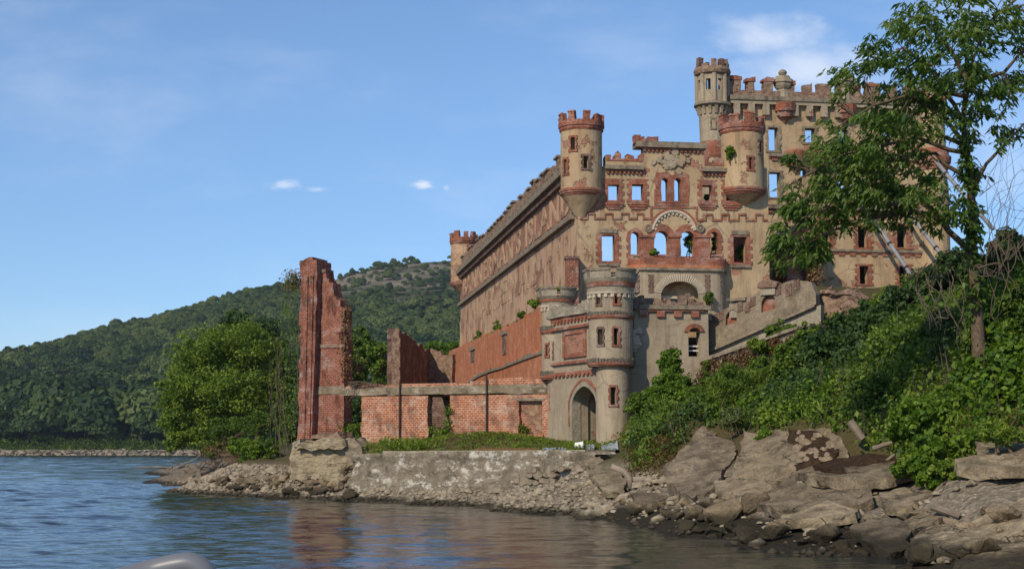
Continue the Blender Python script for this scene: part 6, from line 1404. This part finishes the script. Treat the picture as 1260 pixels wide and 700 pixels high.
for i in range(260):
    q = hit(RT.uniform(772, 835), RT.uniform(525, 592), 50, 95)
    fo.clump((q.x, q.y, q.z + .15), (.4, .4, .25), 22, .17, RT.random(), asp=.3)
o = fo.build('reddish_weeds', M['leaf_red'], loc=(6, 75, 2)); o['kind'] = 'stuff'
# single shrubs one can tell apart
def S_(label, blobs, m, ncl, nl, size, name='bush', cat='bush', **kw): return shrub(name, label, cat, blobs, M[m], ncl, nl, size, **kw)
S_('upright ivy column climbing the terrace wall right of the big gate tower', [blob(824, 448, 83, 16, 20), blob(828, 474, 82.5, 22, 20), blob(812, 492, 82, 24, 18), blob(838, 492, 81.5, 22, 16)], 'leaf_bright', 460, 60, .17, 'ivy', 'ivy')
S_('narrow ivy strand between the terrace window and the retaining wall', [blob(868, 452, 84, 5, 14), blob(869, 470, 83.6, 7, 12)], 'leaf_bright', 40, 40, .16, 'ivy', 'ivy')
S_('ivy mound spreading at the right foot of the big gate tower', [blob(790, 500, 80.5, 20, 20), blob(812, 512, 79, 26, 22), blob(840, 515, 77, 28, 20), blob(800, 530, 78, 22, 14), blob(865, 495, 79, 26, 20)], 'leaf_mid', 330, 66, .2, 'ivy', 'ivy')
S_('feathery grey green bush in the middle of the slope above the striped slab', [blob(905, 478, 74, 34, 28), blob(930, 500, 71, 22, 20), blob(885, 500, 73, 22, 18)], 'leaf_mid', 240, 60, .24, asp=.2, droop=.4, tint=.7)
S_('light green shrub below the ramp wall', [blob(945, 460, 77, 30, 20), blob(975, 440, 78, 24, 22), blob(965, 410, 82, 22, 14), blob(995, 415, 80, 18, 18)], 'leaf_mid', 260, 60, .2, tint=.6)
S_('dark leafy shrub mass against the foot of the castle, under the steel props', [blob(1072, 390, 83, 30, 18), blob(1108, 376, 81, 32, 22), blob(1150, 352, 78, 30, 28), blob(1035, 404, 82, 22, 16), blob(1090, 410, 79, 44, 24), blob(1178, 328, 76, 24, 24)], 'leaf_dark', 560, 70, .26)
S_('rounded dark bush in the centre of the slope', [blob(1030, 440, 72, 42, 36), blob(1005, 470, 70, 30, 26), blob(1065, 455, 70, 36, 32)], 'leaf_dark', 420, 66, .22)
S_('broad vine covered bush right of the slope centre', [blob(1110, 450, 65, 46, 40), blob(1090, 490, 62, 40, 26), blob(1150, 430, 64, 36, 40)], 'leaf_mid', 420, 66, .21, tint=.45)
S_('high bush against the sky at the right edge', [blob(1240, 315, 66, 34, 30), blob(1215, 345, 66, 30, 34), blob(1265, 345, 64, 34, 44)], 'leaf_dark', 330, 66, .23)
S_('curtain of large vine leaves at the right edge', [blob(1225, 410, 56, 36, 50), blob(1250, 470, 53, 34, 50), blob(1205, 470, 55, 30, 36), blob(1250, 380, 57, 30, 40)], 'leaf_bright', 420, 56, .24, 'vine', 'vine', tint=.35, asp=.8)
S_('large leaved vine spilling over the mossy slab', [blob(1125, 520, 54.5, 36, 26), blob(1150, 555, 52.5, 34, 22), blob(1120, 575, 52, 20, 14), blob(1165, 500, 55, 30, 24), blob(1148, 590, 50.5, 22, 12)], 'leaf_bright', 330, 52, .2, 'vine', 'vine', tint=.4, asp=.8)
S_('trailing yellow green vine on the rocks beneath the mossy slab', [blob(1165, 575, 50, 20, 8), blob(1185, 585, 49.5, 18, 8)], 'leaf_light', 70, 40, .17, 'vine', 'vine', asp=.8)
S_('green strand hanging down the cobbled wall panel', [blob(940, 540, 63.5, 10, 16), blob(938, 560, 62, 5, 10)], 'leaf_bright', 60, 40, .15, 'vine', 'vine')
S_('strip of grass growing in the gap between the two sloping slabs', [blob(872, 548, 70.5, 7, 9), blob(855, 563, 69, 6, 8), blob(838, 580, 67, 5, 6)], 'leaf_light', 60, 36, .15, 'grass_strip', 'grass', asp=.25, droop=-.4)
for k, (px, py, Y, rx, ry, m_, sz, asp_, lab) in enumerate(((905, 515, 68, 20, 12, 'leaf_olive', .24, .18, 'olive grass tuft at the top of the striped slab'), (985, 500, 68, 22, 14, 'leaf_olive', .22, .3, 'olive shrub just above the cobbled wall panel'), (1010, 470, 71, 20, 16, 'leaf_light', .2, .6, 'yellow green shrub in the middle of the slope'), (1060, 510, 63, 18, 12, 'leaf_light', .18, .6, 'pale low shrub above the broken timber post'),
        (865, 500, 77, 18, 14, 'leaf_light', .2, .4, 'light shrub at the left part of the slope'), (1085, 455, 67, 22, 20, 'leaf_bright', .3, .7, 'large leaved plant on the slope below the tree trunk'), (1165, 400, 61, 24, 22, 'leaf_olive', .22, .3, 'olive shrub just left of the foot of the leafy tree'), (935, 425, 81.5, 14, 8, 'leaf_light', .18, .4, 'grass on the ledge under the ramp wall'), (1120, 420, 71, 26, 18, 'leaf_mid', .34, .75, 'broad leaved bush under the dark shrubs'), (1235, 535, 49, 26, 10, 'leaf_light', .16, .3, 'grass strip over the upper right slab'),
        (1040, 425, 75, 20, 16, 'leaf_olive', .2, .25, 'olive feathery bush below the rubble heap'), (840, 540, 73, 16, 12, 'leaf_light', .18, .2, 'tall grass at the edge of the ivy mound'))):
    c = blob(px, py, Y, rx, ry); shrub('shrub', lab, 'shrub', [c], M[m_], 60, 50, sz, 4, clr=.42, asp=asp_, droop=-.5 if asp_ < .25 else .1)
mb = MB(); r = random.Random(77)
for i in range(90):
    q = hit(r.uniform(790, 1250), r.uniform(400, 560), 40, 100)
    limb(mb, q, q + Vector((r.uniform(-.5, .5), r.uniform(-.4, .2), r.uniform(.9, 2.0))), .022, .006, 4, .25, 4)
o = mk('dead_stems', mb, M['twig'], loc=(15, 65, 4), uv=False, recalc=False); o['kind'] = 'stuff'
# plants in and on the castle
for k, (px, py, d, rx, ry, m_, lab) in enumerate(((849, 300, -.9, 7, 13, 'leaf_mid', 'leafy creeper filling the right middle arch above the balcony'), (880, 300, -.9, 4, 11, 'leaf_mid', 'creeper inside the narrow right arch above the balcony'), (911, 310, -1.2, 6, 9, 'leaf_mid', 'plant growing inside the lower right window'), (898, 243, -1.2, 5, 5, 'leaf_dark', 'plant in the uppermost right window of the front wall'), (899, 187, .6, 6, 9, 'leaf_bright', 'small bush growing beside the right turret crown'), (804, 311, .9, 6, 4, 'leaf_light', 'grass tuft on the balcony parapet'), (872, 366, 1.4, 6, 7, 'leaf_mid', 'weed on the terrace at the right end of the balcony bay'), (870, 243, -1.3, 3, 4, 'leaf_mid', 'plant seen through the window right of the twin window'))):
    fr = fac.off(d); u, z = fr.px(px, py); k_ = 95 / F; shrub('wall_plant', lab, 'plant', [(fr.p(u, z), (rx * k_, .4, ry * k_))], M[m_], 26, 40, .17, 2, clr=.42)

# big tree on the right with long hanging leaves
def big_tree():
    Yb = 55.; base = hit(1203, 392, 44, 80); base = Vector(pxy(1204, 390, Yb)); base.z = T(base.x, base.y)
    t = thing('leafy_tree', 'tall leafy tree with long drooping leaves in front of the castle at right', 'tree', base)
    mb = MB(); P_ = lambda x, y, dy=0: Vector(pxy(x, y, Yb + dy))
    main = [base - Vector((0, 0, .4)), P_(1200, 350), P_(1196, 310), P_(1197, 270), P_(1194, 225), P_(1189, 180), P_(1184, 150, .5), P_(1190, 100, 1), P_(1205, 50, 1.2)]
    rad = [.27, .2, .17, .155, .135, .115, .09, .07, .04]; mb.tube(main, rad, 10)
    mb.tube([P_(1196, 312) + Vector((.1, .1, 0)), P_(1184, 300, .2), P_(1168, 285, .4), P_(1150, 262, .3), P_(1125, 240), P_(1090, 235, -.5)], [.16, .13, .11, .08, .05, .02], 8)
    br = [((1194, 225), (1150, 190), (1100, 192), (1070, 190), 0), ((1189, 180), (1160, 140), (1120, 120), (1080, 130), .8), ((1184, 150), (1150, 90), (1110, 60), (1075, 80), 1.2), ((1197, 230), (1215, 200), (1235, 180), (1262, 150), -.5), ((1190, 100), (1170, 60), (1140, 30), (1115, 20), .6), ((1205, 50), (1225, 20), (1250, 0), (1275, -15), .3),
          ((1190, 190), (1130, 170), (1040, 190), (985, 220), -1.), ((1160, 270), (1100, 250), (1030, 250), (985, 270), -1.4), ((1150, 262), (1090, 265), (1020, 285), (975, 310), -.6), ((1200, 100), (1235, 90), (1260, 60), (1280, 50), -.8), ((1190, 120), (1140, 110), (1075, 130), (1040, 150), -1), ((1189, 180), (1150, 165), (1090, 215), (1050, 235), 1.5)]
    twigs = []
    for a, b, c, d, off in br:
        pts = [P_(*a), P_(*b, off * .5), P_(*c, off), P_(*d, off * 1.3)]; fine = []
        for i in range(10):
            q = i / 9 * 3; j = min(int(q), 2); fine.append(pts[j].lerp(pts[j + 1], q - j) + Vector((random.uniform(-.06, .06),) * 3))
        mb.tube(fine, [.075 * (1 - i / 11) + .012 for i in range(10)], 6, False); twigs.append(fine)
    mk('trunk', mb, M['bark'], t, smoothf=True, uv=False, recalc=False)
    fo = Fol(); mb2 = MB()
    regions = [(1050, 210, 62, 44, 150), (985, 285, 36, 42, 90), (1010, 240, 40, 36, 80), (1080, 170, 52, 38, 120), (1120, 130, 52, 44, 120), (1100, 225, 60, 34, 110), (1150, 245, 36, 30, 55), (1050, 262, 50, 22, 60), (1000, 310, 26, 18, 26), (958, 305, 16, 26, 24), (1140, 60, 62, 40, 110), (1180, 100, 55, 45, 110), (1225, 60, 55, 50, 120), (1240, 15, 60, 32, 90), (1180, 20, 50, 30, 60),
               (1045, 90, 26, 16, 26), (1075, 65, 34, 18, 40), (1118, 20, 24, 24, 34), (1028, 118, 10, 12, 8), (1200, 150, 26, 30, 36), (1245, 165, 18, 16, 22), (1180, 260, 16, 18, 20), (1195, 205, 13, 16, 14), (1250, 110, 26, 26, 36), (970, 245, 16, 20, 16), (975, 200, 14, 14, 10), (1025, 165, 22, 18, 20), (1000, 195, 16, 10, 10), (1120, 275, 30, 10, 12), (1090, 195, 70, 60, 120)]
    for x, y, rx_, ry_, n_ in regions:
        tc_ = RT.normal() * .1
        for i in range(int(n_ * 1.35)):
            if i % 4 == 0: a = RT.uniform(0, 6.28); q = math.sqrt(RT.random()); hx_, hy_, hd_ = x + rx_ * q * math.cos(a), y + ry_ * q * math.sin(a), RT.uniform(-1, 1) * (rx_ * .034 + .5)
            px, py = hx_ + RT.normal() * 5.5, hy_ + RT.normal() * 4; c = P_(px, py, hd_ + RT.normal() * .2)
            out = c - P_(min(px + 40, 1190), py + 10); out.z += .3
            tnt = .5 + tc_ + RT.normal() * .17
            fo.spray(c, out, int(RT.integers(7, 12)), RT.uniform(.22, .4), tnt)
    for x, y, rx_, ry_, n_ in regions[:-1]:
        c0 = P_(x, y)
        best = min((q for f in twigs for q in f), key=lambda q: (q - c0).length)
        for i in range(4): a = RT.uniform(0, 6.28); limb(mb2, best, P_(x + rx_ * .8 * math.cos(a), y + ry_ * .8 * math.sin(a), RT.uniform(-.8, .8)), .03, .008, 5, .2, 5)
    for i in range(260):
        q_ = RT.random(); py_ = 395 - 230 * q_; px_ = float(np.interp(py_, [150, 180, 225, 270, 310, 350, 392], [1184, 1189, 1194, 1197, 1196, 1200, 1204])); c = P_(px_ + RT.normal() * (4 + 3 * (1 - q_)), py_, -.15 + RT.normal() * .15)
        if RT.random() < .35 + .5 * (noise.noise(Vector((py_ * .03, 1, 1))) > 0): fo.spray(c, Vector((RT.normal(), -1, .2)), 5, RT.uniform(.2, .32), .35 + RT.normal() * .15, asp=.6)
    fo.build('crown', M['leaf_tree'], t); mk('twigs', mb2, M['bark'], t, uv=False, recalc=False); return t
big_tree()
vines('bare_vine', 'bare tangled vine loops hanging left of the tree trunk at right', 'vine', [(pxy(1145, 330, 56), pxy(1150, 400, 55)), (pxy(1165, 310, 56), pxy(1195, 400, 54.5)), (pxy(1150, 395, 55), pxy(1190, 372, 54.6)), (pxy(1185, 310, 55), pxy(1120, 345, 56)), (pxy(1160, 330, 55.5), pxy(1180, 420, 54.5))], M['twig'], 20, .024, 14, .6)
vines('bare_vine', 'thin leafless twigs against the sky right of the tree trunk', 'vine', [(pxy(1215, 320, 55), pxy(1240, 170, 55)), (pxy(1225, 310, 55), pxy(1262, 210, 55)), (pxy(1230, 310, 55.5), pxy(1205, 200, 55.2)), (pxy(1245, 310, 55), pxy(1235, 240, 55)), (pxy(1210, 250, 55), pxy(1262, 190, 55))], M['twig'], 26, .013, 15, .8)
vines('bare_vine', 'dry hanging vine stems over the leafy curtain at the right edge', 'vine', [(pxy(1222, 300, 54.5), pxy(1224, 400, 54)), (pxy(1245, 300, 54), pxy(1250, 360, 54)), (pxy(1205, 330, 54), pxy(1235, 330, 54))], M['twig'], 14, .025, 17, .5)
# ------------------------------------------------------------------ small things on the quay and the shore
q = Vector(pxy(712.5, 550, 83)); q.z = max(T(q.x, q.y), 2.9)
bk_ = thing('plastic_bucket', 'white plastic bucket lying by the gate arch', 'bucket', q)
mb = MB(); ax = [q + Vector((-.2, .05, .17)), q + Vector((.2, -.05, .19))]; mb.tube(ax, [.16, .2], 14); mk('bucket_body', mb, M['white'], bk_)
mk('rim', MB().tube([ax[1] - Vector((.02, 0, 0)), ax[1] + Vector((.025, -.004, 0))], .215, 14), M['white'], bk_)
for k, (x0, y0, x1, y1, lab) in enumerate(((668, 548, 684, 553, 'bluish sheet lying on the quay left of the gate arch'), (688, 545, 697, 549, 'small pale sheet lying on the quay under the arch jamb'), (742, 545, 762, 555, 'crumpled bluish sheet by the foot of the big gate tower'), (723, 540, 733, 547, 'sheet of debris inside the gate arch'))):
    a = at(x0, y1, 81.5); mb = MB(); nx_, ny_ = 7, 5; wd = (x1 - x0) * 82 / F; vs = []
    for j in range(ny_):
        for i in range(nx_): x = a.x + wd * i / (nx_ - 1); y = a.y + 1.4 * j / (ny_ - 1) + k * .2; vs.append((x, y, max(T(x, y), 2.85) + .1 + .12 * j / ny_ + .12 * noise.noise(Vector((i * .7, j * .8, k * 5)))))
    n0 = len(vs); vs += [(x, y, z - .03) for x, y, z in vs]
    fs = [(j * nx_ + i, j * nx_ + i + 1, (j + 1) * nx_ + i + 1, (j + 1) * nx_ + i) for j in range(ny_ - 1) for i in range(nx_ - 1)]; fs += [tuple(v + n0 for v in f[::-1]) for f in fs]
    mb.add(vs, fs); tag(mk('debris_sheet', mb, M['sheet'], loc=a, recalc=False), lab, 'debris')
for k, (pts, lab) in enumerate((([(752, 573), (768, 580), (775, 588), (776, 600)], 'bent pale clay pipe sticking out between the slabs'), ([(779, 590), (808, 588)], 'upper of two straight pipes lying between the reddish weeds and the rocks'), ([(778, 597), (806, 594)], 'lower of two straight pipes lying above the rocks'))):
    mb = MB(); pp3 = [Vector(pxy(x, y, 69.5 - k * .4)) for x, y in pts]; mb.tube(pp3, .13, 12, True); tag(mk('pipe', mb, M['pipe'], loc=pp3[0], smoothf=True), lab, 'pipe')
for k, (x0, y0, x1, y1, Y, rr, lab) in enumerate(((1046, 518, 1062, 540, 59, .16, 'broken pale timber post leaning above the cobbled panel'), (1097, 528, 1101, 510, 57, .2, 'short weathered stump standing in the vines'), (1074, 552, 1098, 544, 57, .1, 'thin fallen timber across the brown moss'), (1084, 572, 1112, 550, 56, .06, 'slender stick propped on the mossy slab'), (1146, 622, 1180, 634, 46.5, .14, 'bleached plank end among the rocks below the vines'))):
    mb = MB(); limb(mb, pxy(x0, y0, Y), pxy(x1, y1, Y - .2), rr, rr * .8, 5, .04, 8); tag(mk('timber', mb, M['wood_grey'], loc=pxy(x0, y0, Y), uv=False, recalc=False), lab, 'timber')
mb = MB(); a = swl.p(sq(566, 553)[0], 2.98, -1.2); b = swl.p(sq(640, 552)[0], 2.98, -1.3); limb(mb, a, b, .05, .04, 6, .01, 6); tag(mk('rusty_rail', mb, M['rust'], loc=a, uv=False, recalc=False), 'long rusty rod lying on the edge of the quay', 'rod')
# the boat's rail in the foreground
mb = MB(); Yb = 3.4
pts = [Vector(pxy(60, 745, Yb - .1)), Vector(pxy(120, 722, Yb - .05)), Vector(pxy(180, 704, Yb)), Vector(pxy(222, 694.5, Yb)), Vector(pxy(238, 695, Yb)), Vector(pxy(250, 703, Yb)), Vector(pxy(258, 718, Yb)), Vector(pxy(262, 740, Yb)), Vector(pxy(266, 900, Yb)), Vector(pxy(268, 1500, Yb))]
fine = []
for i in range(len(pts) - 1):
    for j in range(4):
        t = j / 4; p0, p1, p2, p3 = pts[max(i - 1, 0)], pts[i], pts[i + 1], pts[min(i + 2, len(pts) - 1)]
        fine.append(.5 * ((2 * p1) + (p2 - p0) * t + (2 * p0 - 5 * p1 + 4 * p2 - p3) * t * t + (3 * p1 - p0 - 3 * p2 + p3) * t ** 3))
mb.tube(fine, .026, 18); tag(mk('boat_rail', mb, M['boat'], loc=pts[0], smoothf=True, uv=False), 'curved grey tube of the boat rail at the bottom edge', 'boat rail')

# ------------------------------------------------------------------ the air over the river
m, nt, out, tc = newmat('river haze')
pv = nn(nt, 'ShaderNodeVolumePrincipled', ins={'Color': c4((.82, .9, 1.)), 'Density': .00007, 'Anisotropy': .3})
nt.links.new(pv.outputs[0], out.inputs['Volume'])
mb = MB(); zt9 = 330.
mb.add([(x, y, z) for z in (-5, zt9) for x, y in ((-2600, -200), (2600, -200), (2600, 2150), (-2600, 2150))], [(3, 2, 1, 0), (4, 5, 6, 7), (0, 1, 5, 4), (1, 2, 6, 5), (2, 3, 7, 6), (3, 0, 4, 7)])
o = mk('haze', mb, m, uv=False); o['kind'] = 'stuff'
